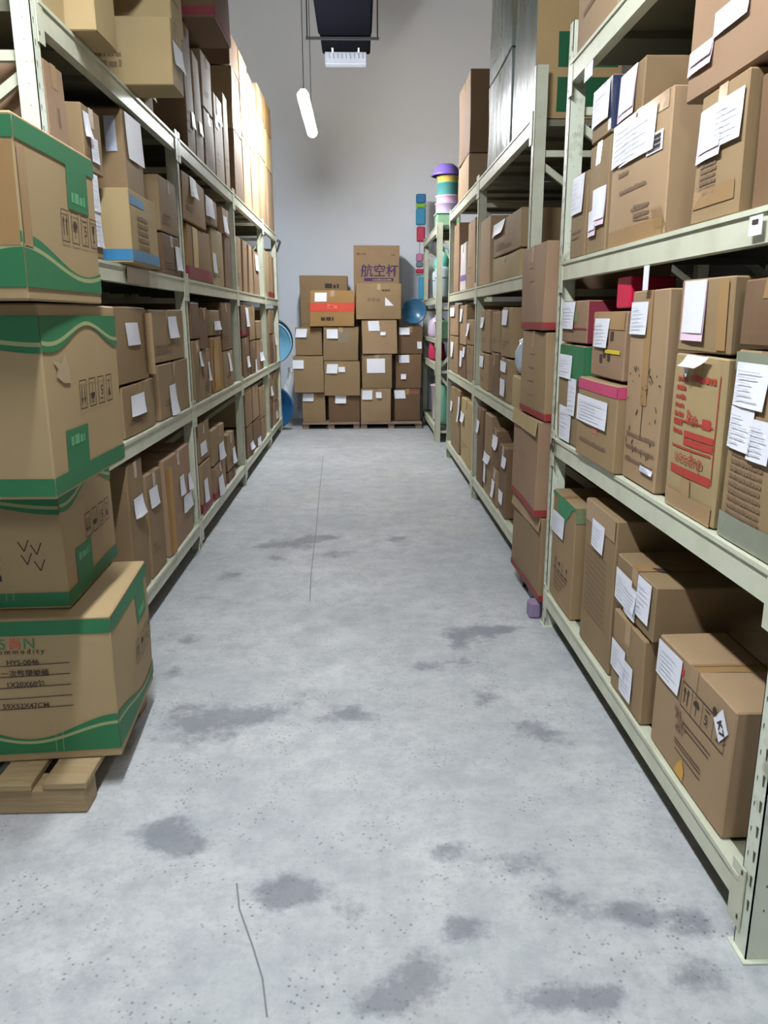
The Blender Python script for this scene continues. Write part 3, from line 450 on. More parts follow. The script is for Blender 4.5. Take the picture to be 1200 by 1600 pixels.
('', 'M', 0.884, 5.2, 0.304, 1.1783, 0.263, 0.584, 'k', [], 0, -0.04, 'cartons on the middle right rack', 'brown carton, middle right rack front, second shelf upper row, third along'),
('', 'M', 0.884, 5.632, 0.389, 0.896, 0.259, 0.584, 'k', [(-0.093, 0.199, 0.193, 0.08, 'w')], 0, -0.23, 'cartons on the middle right rack', 'wide brown carton with white slip, middle right rack front, second shelf lower row, fourth along'),
('', 'M', 0.884, 5.632, 0.389, 1.1615, 0.292, 0.576, 'k', [(-0.11, 0.203, 0.16, 0.073, 'w')], 0, 0.34, 'cartons on the middle right rack', 'brown carton with white slip, middle right rack front, second shelf upper row, fourth along'),
('', 'M', 0.884, 6.387, 0.353, 0.896, 0.285, 0.53, 'k', [], 0, -0.07, 'cartons on the middle right rack', 'brown carton, middle right rack rear, second shelf lower row, first along'),
('', 'M', 0.884, 6.387, 0.353, 1.1871, 0.198, 0.445, 'k', [(-0.093, 0.117, 0.156, 0.101, 'w')], 0, 0.33, 'cartons on the middle right rack', 'wide brown carton with white slip, middle right rack rear, second shelf upper row, first along'),
('', 'M', 0.884, 6.853, 0.453, 0.896, 0.271, 0.485, 'd', [(-0.057, 0.158, 0.176, 0.138, 'w'), (0.106, 0.22, 0.126, 0.083, 'w')], 0, 0.19, 'cartons on the middle right rack', 'wide dark carton with white slips, middle right rack rear, second shelf lower row, second along'),
('', 'M', 0.884, 6.853, 0.453, 1.173, 0.335, 0.444, 'h', [(-0.13, 0.25, 0.182, 0.109, 'w')], 0, -0.5, 'cartons on the middle right rack', 'light carton with white slip, middle right rack rear, second shelf upper row, second along'),
('', 'M', 0.884, 7.514, 0.598, 0.896, 0.336, 0.446, 'k', [(-0.088, 0.214, 0.213, 0.14, 'w')], 0, 0.37, 'cartons on the middle right rack', 'wide brown carton with white slip, middle right rack rear, second shelf lower row, third along'),
('', 'M', 0.884, 7.514, 0.598, 1.2383, 0.28, 0.452, 'h', [(-0.132, 0.217, 0.324, 0.083, 'w')], 0, 0.48, 'cartons on the middle right rack', 'wide light carton with white slip, middle right rack rear, second shelf upper row, third along'),
('', 'M', 0.884, 4.785, 0.241, 0.182, 0.442, 0.487, 'd', [(-0.036, 0.109, 0.158, 0.082, 'w'), (0.041, 0.347, 0.129, 0.069, 'w')], 0, 0.09, 'cartons on the middle right rack', 'tall dark carton with white slips, middle right rack front, bottom shelf, first along'),
('', 'M', 0.884, 5.067, 0.198, 0.182, 0.245, 0.483, 'k', [(-0.025, 0.107, 0.138, 0.113, 'w')], 0, 0.14, 'cartons on the middle right rack', 'brown carton with white slip, middle right rack front, bottom shelf lower row, second along'),
('', 'M', 0.884, 5.067, 0.198, 0.4329, 0.258, 0.437, 'd', [(-0.005, 0.176, 0.178, 0.082, 'w'), (0.037, 0.167, 0.113, 0.072, 'w')], 0, -0.12, 'cartons on the middle right rack', 'dark carton with white slips, middle right rack front, bottom shelf upper row, second along'),
('', 'M', 0.884, 5.385, 0.308, 0.182, 0.567, 0.589, 'k', [(-0.01, 0.264, 0.277, 0.061, 'w'), (-0.082, 0.141, 0.134, 0.137, 'w')], 0, -0.38, 'cartons on the middle right rack', 'tall brown carton with white slips, middle right rack front, bottom shelf, third along'),
('', 'M', 0.884, 5.754, 0.291, 0.182, 0.567, 0.538, 'd', [(-0.056, 0.428, 0.169, 0.088, 'w')], 0, -0.21, 'cartons on the middle right rack', 'tall dark carton with white slip, middle right rack front, bottom shelf, fourth along'),
('', 'M', 0.884, 6.506, 0.736, 0.182, 0.547, 0.474, 'l', [(-0.211, 0.389, 0.303, 0.073, 'w')], 0, -0.57, 'cartons on the middle right rack', 'yellowish carton bound with twine, middle right rack rear bay bottom shelf'),
('', 'M', 0.884, 7.314, 0.632, 0.182, 0.58, 0.424, 'k', [(-0.209, 0.399, 0.159, 0.09, 'w'), (0.265, 0.412, 0.092, 0.222, 'w')], 0, 0.54, 'cartons on the middle right rack', 'brown carton with white slips, middle right rack rear, bottom shelf, second along'),
]

BLOBS = [(-0.597, 4.775, 0.122, 0.101, 1), (-0.367, 4.855, 0.132, 0.164, 1), (-0.214, 4.935, 0.105, 0.062, 0.9), (0.225, 4.871, 0.091, 0.09, 1), (-0.511, 4.486, 0.096, 0.09, 0.9), (-0.141, 4.562, 0.148, 0.12, 0.8), (0.097, 4.55, 0.047, 0.053, 0.6), (-0.729, 4.176, 0.101, 0.157, 0.7), (-0.844, 3.818, 0.165, 0.095, 0.6), (-0.803, 3.269, 0.129, 0.108, 0.7), (-0.77, 2.949, 0.073, 0.083, 0.8), (-0.575, 2.543, 0.178, 0.183, 0.95), (-0.371, 2.594, 0.105, 0.057, 0.8), (-0.058, 2.569, 0.135, 0.08, 0.85), (-0.244, 2.768, 0.062, 0.107, 0.5), (0.604, 3.344, 0.2, 0.076, 1), (0.414, 3.223, 0.057, 0.141, 0.8), (0.263, 2.975, 0.106, 0.086, 0.7), (0.529, 3.2, 0.071, 0.056, 0.7), (0.435, 2.985, 0.093, 0.043, 0.6), (0.465, 2.693, 0.092, 0.092, 0.8), (0.606, 2.425, 0.102, 0.102, 1), (0.155, 2.121, 0.035, 0.02, 0.6), (-0.56, 1.916, 0.075, 0.079, 1.25), (-0.473, 1.853, 0.049, 0.016, 1), (-0.209, 1.674, 0.096, 0.067, 1.2), (-0.041, 1.603, 0.039, 0.034, 0.8), (0.208, 1.811, 0.057, 0.031, 1.15), (0.423, 1.77, 0.088, 0.065, 1), (0.491, 1.622, 0.071, 0.054, 0.85), (0.66, 1.571, 0.105, 0.045, 1), (0.771, 1.524, 0.045, 0.024, 0.8), (0.23, 1.543, 0.083, 0.05, 1), (0.107, 1.41, 0.077, 0.068, 0.9), (0.035, 1.338, 0.087, 0.047, 0.9), (0.373, 1.338, 0.101, 0.04, 1), (0.507, 1.327, 0.047, 0.023, 0.8), (0.737, 1.388, 0.147, 0.051, 0.8), (0.043, 1.61, 0.047, 0.021, 0.3)]
CRACKS = [[(-0.398, 8.081), (-0.356, 6.544), (-0.311, 5.097), (-0.302, 4.647), (-0.288, 4.152), (-0.27, 3.746)], [(-0.33, 1.712), (-0.31, 1.622), (-0.261, 1.501), (-0.228, 1.411), (-0.207, 1.314)]]


# ------------------------------------------------------------------ setting
def stain_floor():
    x0, x1, y0, y1 = -2.6, 2.6, -8.5, 11.25; bm = bmesh.new()
    fx = [x0+(x1-x0)*i/8 for i in range(2)]; fx = sorted(set([x0, -1.3]+[-1.1+.045*i for i in range(50)]+[x1]))
    fy = sorted(set([y0, -4, 0]+[.75+.045*i for i in range(120)]+[6.2+.12*i for i in range(42)]+[y1]))
    lay = bm.verts.layers.float.new('stain')
    g = []
    for y in fy:
        row = []
        for x in fx:
            v = bm.verts.new((x, y, 0)); a = 0
            for bx, by, rx, ry, st in BLOBS:
                d = ((x-bx)/rx)**2+((y-by)/max(ry, .05))**2
                if d < 6: a += st*math.exp(-d*.9)
            v[lay] = min(a, 1.5); row.append(v)
        g.append(row)
    for a, b in zip(g, g[1:]):
        for i in range(len(a)-1): bm.faces.new((a[i], a[i+1], b[i+1], b[i]))
    m = bpy.data.materials.new('stained_concrete'); m.use_nodes = True; nt = m.node_tree; N = nt.nodes; Lk = nt.links; b = N['Principled BSDF']
    tc = N.new('ShaderNodeTexCoord')
    def noise(scale, detail=6, rough=.55):
        n = N.new('ShaderNodeTexNoise'); n.inputs['Scale'].default_value = scale; n.inputs['Detail'].default_value = detail; n.inputs['Roughness'].default_value = rough
        Lk.new(tc.outputs['Object'], n.inputs['Vector']); return n.outputs['Fac']
    def rng(src, a, b2, c=0, d=1):
        r = N.new('ShaderNodeMapRange'); r.inputs[1].default_value = a; r.inputs[2].default_value = b2; r.inputs[3].default_value = c; r.inputs[4].default_value = d
        Lk.new(src, r.inputs[0]); return r.outputs[0]
    def mth(op, a, b2):
        k = N.new('ShaderNodeMath'); k.operation = op
        for i, q in enumerate((a, b2)):
            if isinstance(q, (int, float)): k.inputs[i].default_value = q
            else: Lk.new(q, k.inputs[i])
        return k.outputs[0]
    def mix(f, a, b2):
        k = N.new('ShaderNodeMix'); k.data_type = 'RGBA'
        if isinstance(f, float): k.inputs[0].default_value = f
        else: Lk.new(f, k.inputs[0])
        for i, q in ((6, a), (7, b2)):
            if isinstance(q, tuple): k.inputs[i].default_value = q
            else: Lk.new(q, k.inputs[i])
        return k.outputs[2]
    base = mix(rng(noise(1.6, 5), .35, .65), srgb(170, 174, 177), srgb(190, 192, 194))
    base = mix(rng(noise(9, 8, .75), .42, .72), base, srgb(152, 156, 161)); base = mix(rng(noise(38, 6, .8), .5, .72), base, srgb(158, 161, 164))
    at = N.new('ShaderNodeAttribute'); at.attribute_name = 'stain'
    st = mth('ADD', at.outputs['Fac'], mth('MULTIPLY', mth('SUBTRACT', noise(8, 8, .72), .5), 2.2))
    base = mix(mth('MULTIPLY', rng(st, .42, .85), .66), base, srgb(100, 103, 114))
    wide = rng(noise(2.6, 8, .7), .54, .72)
    base = mix(mth('MULTIPLY', wide, .30), base, srgb(130, 132, 142))
    vo = N.new('ShaderNodeTexVoronoi'); vo.inputs['Scale'].default_value = 55; Lk.new(tc.outputs['Object'], vo.inputs['Vector'])
    sp = mth('MULTIPLY', rng(vo.outputs['Distance'], .26, .12), rng(noise(5), .44, .60))
    base = mix(mth('MULTIPLY', sp, .6), base, srgb(80, 82, 86))
    warm = rng(noise(1.1, 3), .55, .75); base = mix(mth('MULTIPLY', warm, .12), base, srgb(190, 172, 150))
    Lk.new(base, b.inputs['Base Color']); b.inputs['Roughness'].default_value = .5; b.inputs['Specular IOR Level'].default_value = .35
    Lk.new(rng(noise(6, 6), .3, .7, .42, .68), b.inputs['Roughness'])
    bp = N.new('ShaderNodeBump'); bp.inputs['Strength'].default_value = .15; bp.inputs['Distance'].default_value = .004; Lk.new(noise(40, 6), bp.inputs['Height']); Lk.new(bp.outputs[0], b.inputs['Normal'])
    fl = structure(mk('floor', bm, m), 'pale grey concrete floor with dark stains')
    M_crack = mat('crack_line', srgb(120, 122, 126), rough=.9)
    for ln in CRACKS:
        cb = bmesh.new()
        for (ax, ay), (bx, by) in zip(ln, ln[1:]):
            d = Vector((by-ay, ax-bx)).normalized()*.0022
            cb.faces.new([cb.verts.new(p) for p in ((ax-d.x, ay-d.y, .0008), (ax+d.x, ay+d.y, .0008), (bx+d.x, by+d.y, .0008), (bx-d.x, by-d.y, .0008))])
        mk('floor_crack', cb, M_crack, fl)
stain_floor()
def wall_painted_lamplight():
    m = mat('wall_with_lamplight_tint', srgb(226, 230, 236), rough=.8, var=.02, scale=2, col2=srgb(212, 208, 202)); nt = m.node_tree; N = nt.nodes; Lk = nt.links
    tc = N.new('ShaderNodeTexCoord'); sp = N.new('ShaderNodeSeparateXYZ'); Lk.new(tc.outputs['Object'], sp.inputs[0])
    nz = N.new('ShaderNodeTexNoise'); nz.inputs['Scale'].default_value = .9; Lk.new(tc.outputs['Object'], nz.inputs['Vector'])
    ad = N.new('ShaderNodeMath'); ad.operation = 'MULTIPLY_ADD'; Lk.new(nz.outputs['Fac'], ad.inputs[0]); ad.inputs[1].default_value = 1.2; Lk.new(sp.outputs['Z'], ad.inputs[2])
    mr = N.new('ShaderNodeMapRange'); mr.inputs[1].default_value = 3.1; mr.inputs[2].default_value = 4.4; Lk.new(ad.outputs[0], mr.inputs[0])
    mx = [n for n in N if n.type == 'MIX'][0]; mx.inputs[6].default_value = srgb(234, 241, 252); mx.inputs[7].default_value = srgb(220, 218, 216); Lk.new(mr.outputs[0], mx.inputs[0])  # bluish lamplight on the lower wall, painted in as a soft height gradient
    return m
M_wall = wall_painted_lamplight()
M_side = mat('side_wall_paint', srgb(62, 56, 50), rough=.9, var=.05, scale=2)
def slab(name, a, m, label):
    bm = bmesh.new(); box(bm, *a); return structure(mk(name, bm, m), label)
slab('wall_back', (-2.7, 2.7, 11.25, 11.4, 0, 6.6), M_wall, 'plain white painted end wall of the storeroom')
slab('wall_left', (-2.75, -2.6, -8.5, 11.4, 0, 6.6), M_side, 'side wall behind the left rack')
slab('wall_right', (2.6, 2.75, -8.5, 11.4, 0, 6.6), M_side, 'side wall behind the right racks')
slab('wall_front', (-2.75, 2.75, -8.65, -8.5, 0, 6.6), M_side, 'wall behind the viewer')
slab('ceiling', (-2.75, 2.75, -8.65, 11.4, 6.6, 6.75), mat('ceiling_paint', srgb(220, 220, 218), rough=.9, var=.03), 'high storeroom ceiling')

# ------------------------------------------------------------------ racks
BEAM_Z = [(.105, .178), (.815, .892), (1.548, 1.622), (2.295, 2.372)]
def rack(label, X, sg, ys, ztops, depth=.95, beams=BEAM_Z, slots=None, decks=None):
    """sg = -1: rack lies to the left of plane X, +1: to the right"""
    root = tag(empty('storage_rack', (X, ys[0], 0)), label, 'rack', None)
    R = lambda x: sg*x         # local: x from the front plane into the rack
    y0 = ys[0]
    def bx(bm, xa, xb, ya, yb, za, zb, mi=0):
        a, b = sorted((R(xa), R(xb))); box(bm, a, b, ya-y0, yb-y0, za, zb, mi)
    for i, y in enumerate(ys):
        for rear in (0, 1):
            bm = bmesh.new(); zt = ztops[i]; xo = (depth-.06)*rear
            t = .003; hw = .0275
            bx(bm, xo, xo+t, y-hw, y+hw, 0, zt) if not rear else bx(bm, xo+.06-t, xo+.06, y-hw, y+hw, 0, zt)
            bx(bm, xo, xo+.06, y-hw, y-hw+t, 0, zt); bx(bm, xo, xo+.06, y+hw-t, y+hw, 0, zt)
            bx(bm, xo-.010*(1-rear), xo+.07, y-.040, y+.040, 0, .005)
            if not rear:   # punched slots and holes of the front post
                k = .12; q0 = .9 if y < 2 else .6 if y < 3.6 else .4; q_ = q0
                while k < zt-.05:
                    for dy in (-.012, .013):
                        a = R(-.0006); q_ = q0 if dy < 0 else q0*.45; pts = [(a, y-y0+dy+(.004 if k2 in (0, 3) else -.004)*1, k+zz) for k2, zz in ((0, 0), (1, 0), (2, .03), (3, .03))]
                        pts = [(a, y-y0+dy-.003*q_, k), (a, y-y0+dy+.003*q_, k), (a, y-y0+dy+.0055*q_, k+.03*q_), (a, y-y0+dy-.0055*q_, k+.03*q_)]
                        bm.faces.new([bm.verts.new(p) for p in pts]).material_index = 1
                    a = y-hw-.0006-y0
                    pts = [(R(.026), a, k+.01), (R(.026+.008*q_), a, k+.01), (R(.026+.008*q_), a, k+.01+.014*q_), (R(.026), a, k+.01+.014*q_)]
                    bm.faces.new([bm.verts.new(p) for p in pts]).material_index = 1
                    k += .062
            mk('post', bm, [M_steelscr if y < 4 else M_steel, M_slot], root)
        # braces of the end frame
        levels = [.12, .80, 1.50, 2.20] if ztops[i] < 3.2 else [.12, .80, 1.50, 2.20, 2.9]
        for j, z in enumerate(levels):
            bm = bmesh.new(); bar(bm, (R(.05), y-y0, z), (R(depth-.05), y-y0, z), .025, .03); mk('brace', bm, M_steel, root)
            if j+1 < len(levels):
                bm = bmesh.new(); a, b = (.05, depth-.05) if j % 2 else (depth-.05, .05)
                bar(bm, (R(a), y-y0+.004, z+.05), (R(b), y-y0+.004, levels[j+1]-.05), .022, .03); mk('brace', bm, M_steel, root)
    for ya, yb in zip(ys, ys[1:]):
        for li, (za, zb) in enumerate(beams):
            for rear in (0, 1):
                bm = bmesh.new(); xa = -.002 if not rear else depth-.038
                bx(bm, xa, xa+.036, ya+.028, yb-.028, za, zb)
                if not rear:
                    bx(bm, xa-.006, xa, ya+.028, yb-.028, zb-.012, zb)    # rolled upper lip
                    for ye, d in ((ya, 1), (yb, -1)):
                        p, q = sorted((ye+d*.004, ye+d*.06)); bx(bm, xa-.004, xa-.0005, p, q, za-.05, zb+.03)
                        for hz in (za-.03, zb+.012):
                            a = R(xa-.0046); p, q = sorted((ye+d*.012-y0, ye+d*.02-y0))
                            bm.faces.new([bm.verts.new(v) for v in ((a, p, hz), (a, q, hz), (a, q, hz+.012), (a, p, hz+.012))]).material_index = 1
                mk('beam', bm, [M_steel, M_slot], root)
            if decks is None or li in decks:
                bm = bmesh.new(); n = 5; L = yb-ya-.06
                for k in range(n):
                    bx(bm, .036, depth-.04, ya+.03+L*k/n+.002, ya+.03+L*(k+1)/n-.002, zb-.012, zb-.004)
                    bx(bm, .036, depth-.04, ya+.03+L*k/n+.002, ya+.03+L*k/n+.006, zb-.035, zb-.012)
                mk('shelf', bm, M_deck, root)
    return root
RK = {'L': (-1.0, -1), 'R': (.845, 1), 'M': (.88, 1), 'F': (.853, 1)}
RL = rack('long cream steel storage rack of four bays along the left of the aisle', -1.0, -1, [2.75, 4.70, 6.67, 8.62, 9.95], [2.62, 2.40, 2.40, 2.40, 2.40])
RR = rack('nearest cream steel rack on the right, holding slip-covered cartons', .845, 1, [1.45, 3.40], [2.45, 2.52])
rack('middle cream steel rack on the right, behind the red-banded carton stack', .88, 1, [4.23, 6.08, 7.93], [2.60, 2.40, 2.40])
rack('farthest cream steel rack on the right, holding coloured plastic household goods', .853, 1, [8.93, 10.75], [2.40, 2.40], depth=.62, beams=BEAM_Z+[(1.12, 1.165)])

def plate(name, root, org, x, ya, yb, za, zb, m, marks=()):
    ox, oy = org; bm = bmesh.new(); box(bm, *sorted((x-.001-ox, x+.001-ox)), ya-oy, yb-oy, za, zb); o = mk(name, bm, m, root)
    if marks:
        bm = bmesh.new()
        for (p, q, r, s) in marks: box(bm, x-.0025-ox, x-.0012-ox, p-oy, q-oy, r, s)
        mk('ink_print', bm, M_ink, o)
plate('shelf_label', RR, (.845, 1.45), .833, 1.68, 1.735, 1.565, 1.605, M_paper, ((1.695, 1.72, 1.588, 1.597),))
plate('shelf_tag', RR, (.845, 1.45), .836, 2.325, 2.365, 1.475, 1.545, M_paper)
plate('shelf_tag', RR, (.845, 1.45), .836, 3.04, 3.14, 2.235, 2.285, M_paper)
bm = bmesh.new()
for p, q, r, s in ((3.30, 3.315, .835, .885), (3.325, 3.34, .83, .86), (3.345, 3.36, .84, .885), (3.365, 3.375, .83, .86), (3.315, 3.36, .882, .888)): box(bm, .8325-.845, .8335-.845, p-1.45, q-1.45, r, s)
mk('marker_print', bm, M_ink, RR)
plate('tape_patch', RL, (-1.0, 2.75), -.989, 3.50, 3.86, 1.550, 1.62, M_tape)
bm = bmesh.new(); bar(bm, (.01, 7.21, -.03+2.34), (.05, 7.22, 2.30), .02, .03); bar(bm, (.05, 7.22, 2.30), (.0, 7.23, 2.18), .02, .02); mk('end_bracket', bm, M_iron, RL)

# ------------------------------------------------------------------ cartons on the racks
KEY = {}
for n, (cid, rk, X, yc, W, z0, H, D, colr, slips, band, yaw, grp, lab) in enumerate(BOXES):
    sg = RK[rk][1]; D = min(D, .55)
    rz = math.radians(90 if sg < 0 else -90)+math.radians(yaw)
    if 'last bay, bottom shelf' in lab and 'upper' in lab: D = .3
    C = Carton(W, D, H, colr, (X+sg*(D/2+.004), yc, z0), rz, lab, grp, seed=n, amp=.003 if yc < 4.7 else .004, tape=(W > .16 and n % 4 != 3))
    for i, (s, t, w_, h_, kind) in enumerate(slips):
        if kind[0] == 'e':
            face = 'l' if sg < 0 else 'r'
            d = abs(s); a = (D/2-d) if sg < 0 else (-D/2+d)
            key = 'clear_pouch'; C.quad(key, face, a-w_/2, a+w_/2, t-h_/2, t+h_/2, e=.006)
            continue
        s = max(-W/2+w_/2+.004, min(W/2-w_/2-.004, s)); t = max(h_/2+.004, min(H-h_/2-.004, t))
        if kind == 'b':
            C.quad(('paper_slip', i), 'f', s-w_/2, s+w_/2, t-h_/2, t+h_/2, e=.003)
            for j in range(9): C.quad('ink_print', 'f', s-w_*.38, s+w_*.38, t-h_*.4+j*h_*.085, t-h_*.4+j*h_*.085+h_*(.03+.02*(j % 3)), e=.0045, nx=1, nz=1)
        elif kind == 'd':
            C.poly(('paper_slip', i), 'f', [(s, t-h_/2), (s+w_/2, t), (s, t+h_/2), (s-w_/2, t)], e=.003)
            C.text('ink_print', 'f', 'K71', s, t-.02, .035, rot=-.9, bold=.03, e=.0045); C.poly('ink_print', 'f', [(s-.035+.012*math.cos(q), t+.02+.012*math.sin(q)) for q in [k*.785 for k in range(8)]], e=.0045)
        elif kind == 'p':
            C.quad(('pink_slip', i), 'f', s-w_/2, s+w_/2, t-h_/2, t+h_/2, e=.003, nx=2, nz=3, curl=.006)
            C.quad(('paper_slip', i), 'f', s-w_/2+.012, s+w_/2-.002, t-h_/2+.02, t+h_/2, e=.0045, nx=2, nz=3, curl=.006)
        else:
            C.slip('f', s, t, w_, h_, seed=n*7+i)
    if band:
        for f in ('f', 'l', 'r'):
            L = (W if f == 'f' else D)/2; C.quad('crimson_band', f, -L, L, .012, .012+max(band, .04), e=.0018)
    # scraps of printing every plain carton carries
    if not cid and yc < 7 and W > .2 and H > .2:
        rd = random.Random(n)
        for j in range(rd.choice((0, 2, 3))):
            C.dashes('faded_print', 'f', -W*.36, -W*.36+W*rd.uniform(.25, .6), H*(.3-.07*j), .010, seed=n+j)
    C.n = n
    if cid: KEY[cid] = C
    else: C.finish()
def K(i): return KEY[i]
# --- hand-finished cartons
C = K('L3pink'); C.quad('faded_print', 'f', C.W*-.1, C.W*.28, C.H*.28, C.H*.5); C.quad('faded_print', 'f', C.W*.0, C.W*.12, C.H*.68, C.H*.78); C.finish()
C = K('L4big'); C.dashes('faded_print', 'l', -.06, .06, .07, .03, seed=3); C.dashes('faded_print', 'l', -.06, .06, .11, .02, seed=4); C.finish()
C = K('L3blue')
for f in 'flr': L = (C.W if f == 'f' else C.D)/2; C.quad('blue_band', f, -L, L, .01, .055)
C.quad('blue_band', 'f', -C.W*.5, C.W*.02, C.H*.80, C.H*.92)
for j in range(5): C.dashes('faded_print', 'f', -C.W*.28, C.W*.1, C.H*(.22+.1*j), .02, seed=j)
C.finish()
C = K('L3yel'); C.quad('yellow_tape', 'f', -C.W*.32, -C.W*.12, .08, C.H-.005, e=.0025); C.finish({'yellow_tape': mat('pale_yellow_tape', srgb(206, 176, 96), rough=.3)})
C = K('L2gold'); C.quad('golden_tape', 'f', -C.W*.3, C.W*.2, .01, C.H-.005, e=.0025); C.finish({'golden_tape': M_gold})
C = K('L2flap'); C.flap('v', .13, 80, kraft['h'], side=1); C.finish()
C = K('L1open'); C.flap('v', .09, 60, kraft['o'], side=-1); C.finish()
C = K('R4a')
for j in range(6): C.quad('faded_print', 'f', -C.W*.3, C.W*(.1+.1*(j % 2)), C.H*(.2+.1*j), C.H*(.2+.1*j)+.018, shear=.0)
C.finish()
C = K('R4b'); C.quad('green_print', 'f', -C.W*.5+.005, -C.W*.22, .12, .4); C.finish()
C = K('R3blue')
C.quad('navy_tape', 'f', -C.W*.5, C.W*.5, C.H*.62, C.H-.004, e=.002); C.quad('navy_tape', 'f', C.W*.38, C.W*.5, .01, C.H*.62, e=.002)
C.quad('navy_tape', 'r', -C.D/2, C.D/2, .01, C.H-.004, e=.002); C.finish({'navy_tape': M_navy})
C = K('R3main')
for j, (a, b, t) in enumerate(((-.14, .02, .27), (.06, .16, .25), (-.16, -.06, .21), (-.14, .1, .155), (-.02, .12, .09), (-.0, .13, .07))): C.dashes('faded_print', 'f', a, b, t, .014, seed=j)
for t in (.105, .065): C.line('faded_print', 'f', .0, t, .13, t-.006, w=.006)
C.quad(('packing_tape', 1), 'f', -C.W/2+.01, C.W/2-.01, .0, .05, e=.002); C.quad(('packing_tape', 2), 'f', -C.W/2+.01, C.W/2-.02, C.H-.05, C.H-.002, e=.0014)
for j in range(7): C.line('tape_crease', 'f', C.W/2-.06+.012*j, .02, C.W/2-.1+.012*j, .08, w=.004, e=.0035)
C.finish()
C = K('R3right')
for j in range(8): C.dashes('faded_print', 'f', -C.W*.36, C.W*.02, C.H*(.52-.045*j), .011, seed=j)
C.quad(('packing_tape', 3), 'f', -C.W/2+.01, C.W/2-.02, C.H*.12, C.H*.26, e=.002); C.finish()
C = K('R3crump'); C.finish()
C = K('R2green')
for f in 'fr': L = (C.W if f == 'f' else C.D)/2; C.quad('green_print', f, -L, L, C.H*.66, C.H-.004)
C.poly('ink_print', 'f', [(C.W*.36+.025*math.cos(q), C.H*.6+.04*math.sin(q)) for q in [k*.628 for k in range(10)]], e=.0025); C.finish()
C = K('R2redside'); C.quad('red_print', 'r', -C.D/2+.004, C.D/2-.004, .004, C.H-.004); C.quad('red_print', 'f', -C.W/2, C.W/2, C.H*.32, C.H*.36); C.quad('green_print', 'f', C.W*.02, C.W*.2, C.H*.5, C.H*.75)
C.finish({'red_print': mat('maroon_print', srgb(128, 38, 56), rough=.6, var=.1), 'green_print': mat('dull_green_print', srgb(120, 128, 84), rough=.7)})
C = K('R2pinktop')
for f in 'fr': L = (C.W if f == 'f' else C.D)/2; C.quad('crimson_band', f, -L, L, C.H*.86, C.H-.004)
C.dashes('faded_print', 'f', -C.W*.4, C.W*.3, C.H*.2, .016, seed=3); C.quad('red_print', 'f', -.03, .03, C.H*.36, C.H*.46); C.finish({'crimson_band': mat('pink_print', srgb(190, 70, 110), rough=.5, var=.1), 'red_print': mat('faded_red', srgb(176, 108, 92), rough=.7)})
C = K('R2yel')
C.quad('yellow_tape', 'f', C.W*.02, C.W*.42, C.H*.38, C.H*.44, e=.003)
for j, (a, t) in enumerate(((-.06, .08), (-.02, .1), (.0, .14), (.03, .09), (.05, .16))): C.quad('ink_print', 'f', a, a+.03, t-.03, t)
C.quad(('packing_tape', 4), 'f', -C.W/2+.01, C.W/2-.01, C.H-.06, C.H-.002, e=.002); C.finish()
C = K('R2tall')
rd = random.Random(5)
for j in range(34):
    a, t = rd.uniform(-C.W*.42, C.W*.4), rd.uniform(.05, .36); C.line('ink_print', 'f', a, t, a+rd.uniform(-.014, .014), t+rd.uniform(-.02, .02), w=.005)
for j in range(3): C.dashes('faded_print', 'f', -C.W*.42, C.W*.42, .14-.04*j, .014, seed=j)
C.line('ink_print', 'f', 0, .14, .004, .26, w=.004); C.quad(('packing_tape', 5), 'f', -.02, .03, C.H*.42, C.H-.005, e=.002); C.finish()
C = K('R2red')
W, H = C.W, C.H
C.quad('film_scrap', 'f', -W*.22, W*.2, H*.93, H*1.0, e=.012, nx=6, nz=3, shear=.03, curl=.02); C.poly('film_scrap', 'f', [(-W*.16, H*.94), (-W*.02, H*.94), (-W*.08, H*.86)], e=.02)
C.quad('red_print', 'f', -W*.12, W*.4, H*.44, H*.483); C.quad('red_print', 'f', -W*.12, W*.4, H*.49, H*.53); C.quad('red_print', 'f', -W*.38, W*.4, H*.235, H*.29)
for j in range(2): C.line('red_print', 'f', -W*.38, H*(.415+.17*j), W*.38, H*(.42+.17*j), w=.005)
C.line('red_print', 'f', W*.42, H*.25, W*.42, H*.9, w=.004)
C.text('red_print', 'f', 'uosdnp', 0, H*.328, .046, bold=.0, sx=1.25)
for j in range(7): C.dashes('red_print', 'f', -W*.38, -W*.16, H*(.5+.055*j), .012, seed=j)
C.text('red_print', 'f', 'Ren', W*.02, H*.58, .05, sx=.8); C.quad('red_print', 'f', W*.2, W*.34, H*.57, H*.63); C.dashes('red_print', 'f', -W*.1, W*.36, H*.84, .018, seed=9)
C.quad(('packing_tape', 6), 'f', -.035, .02, .0, H*.23, e=.003); C.quad(('packing_tape', 7), 'f', -W/2+.01, W/2-.01, .0, H*.12, e=.0035)
C.finish({'film_scrap': mat('white_film', srgb(214, 208, 222), rough=.2, var=.2, scale=20, bump=.8), 'red_print': mat('faded_red_print', srgb(168, 58, 48), rough=.65, var=.1)})
C = K('R2top'); C.quad(('packing_tape', 8), 'f', C.W*.28, C.W*.44, C.H*.05, C.H*.95, e=.003); C.finish()
C = K('R2last')
for j in range(9): C.dashes('faded_print', 'f', -C.W*.38, C.W*.2, C.H*(.46-.04*j), .010, seed=j)
C.quad('grey_tape', 'f', -C.W/2, C.W/2, .0, C.H*.14, e=.003); C.quad(('grey_tape',2), 'f', -C.W/2, C.W/2, C.H*.9, C.H-.004, e=.003)
C.finish({'grey_tape': mat('grey_green_tape', srgb(134, 140, 122), rough=.2, var=.15, bump=.3)})
C = K('R1green')
W, H = C.W, C.H
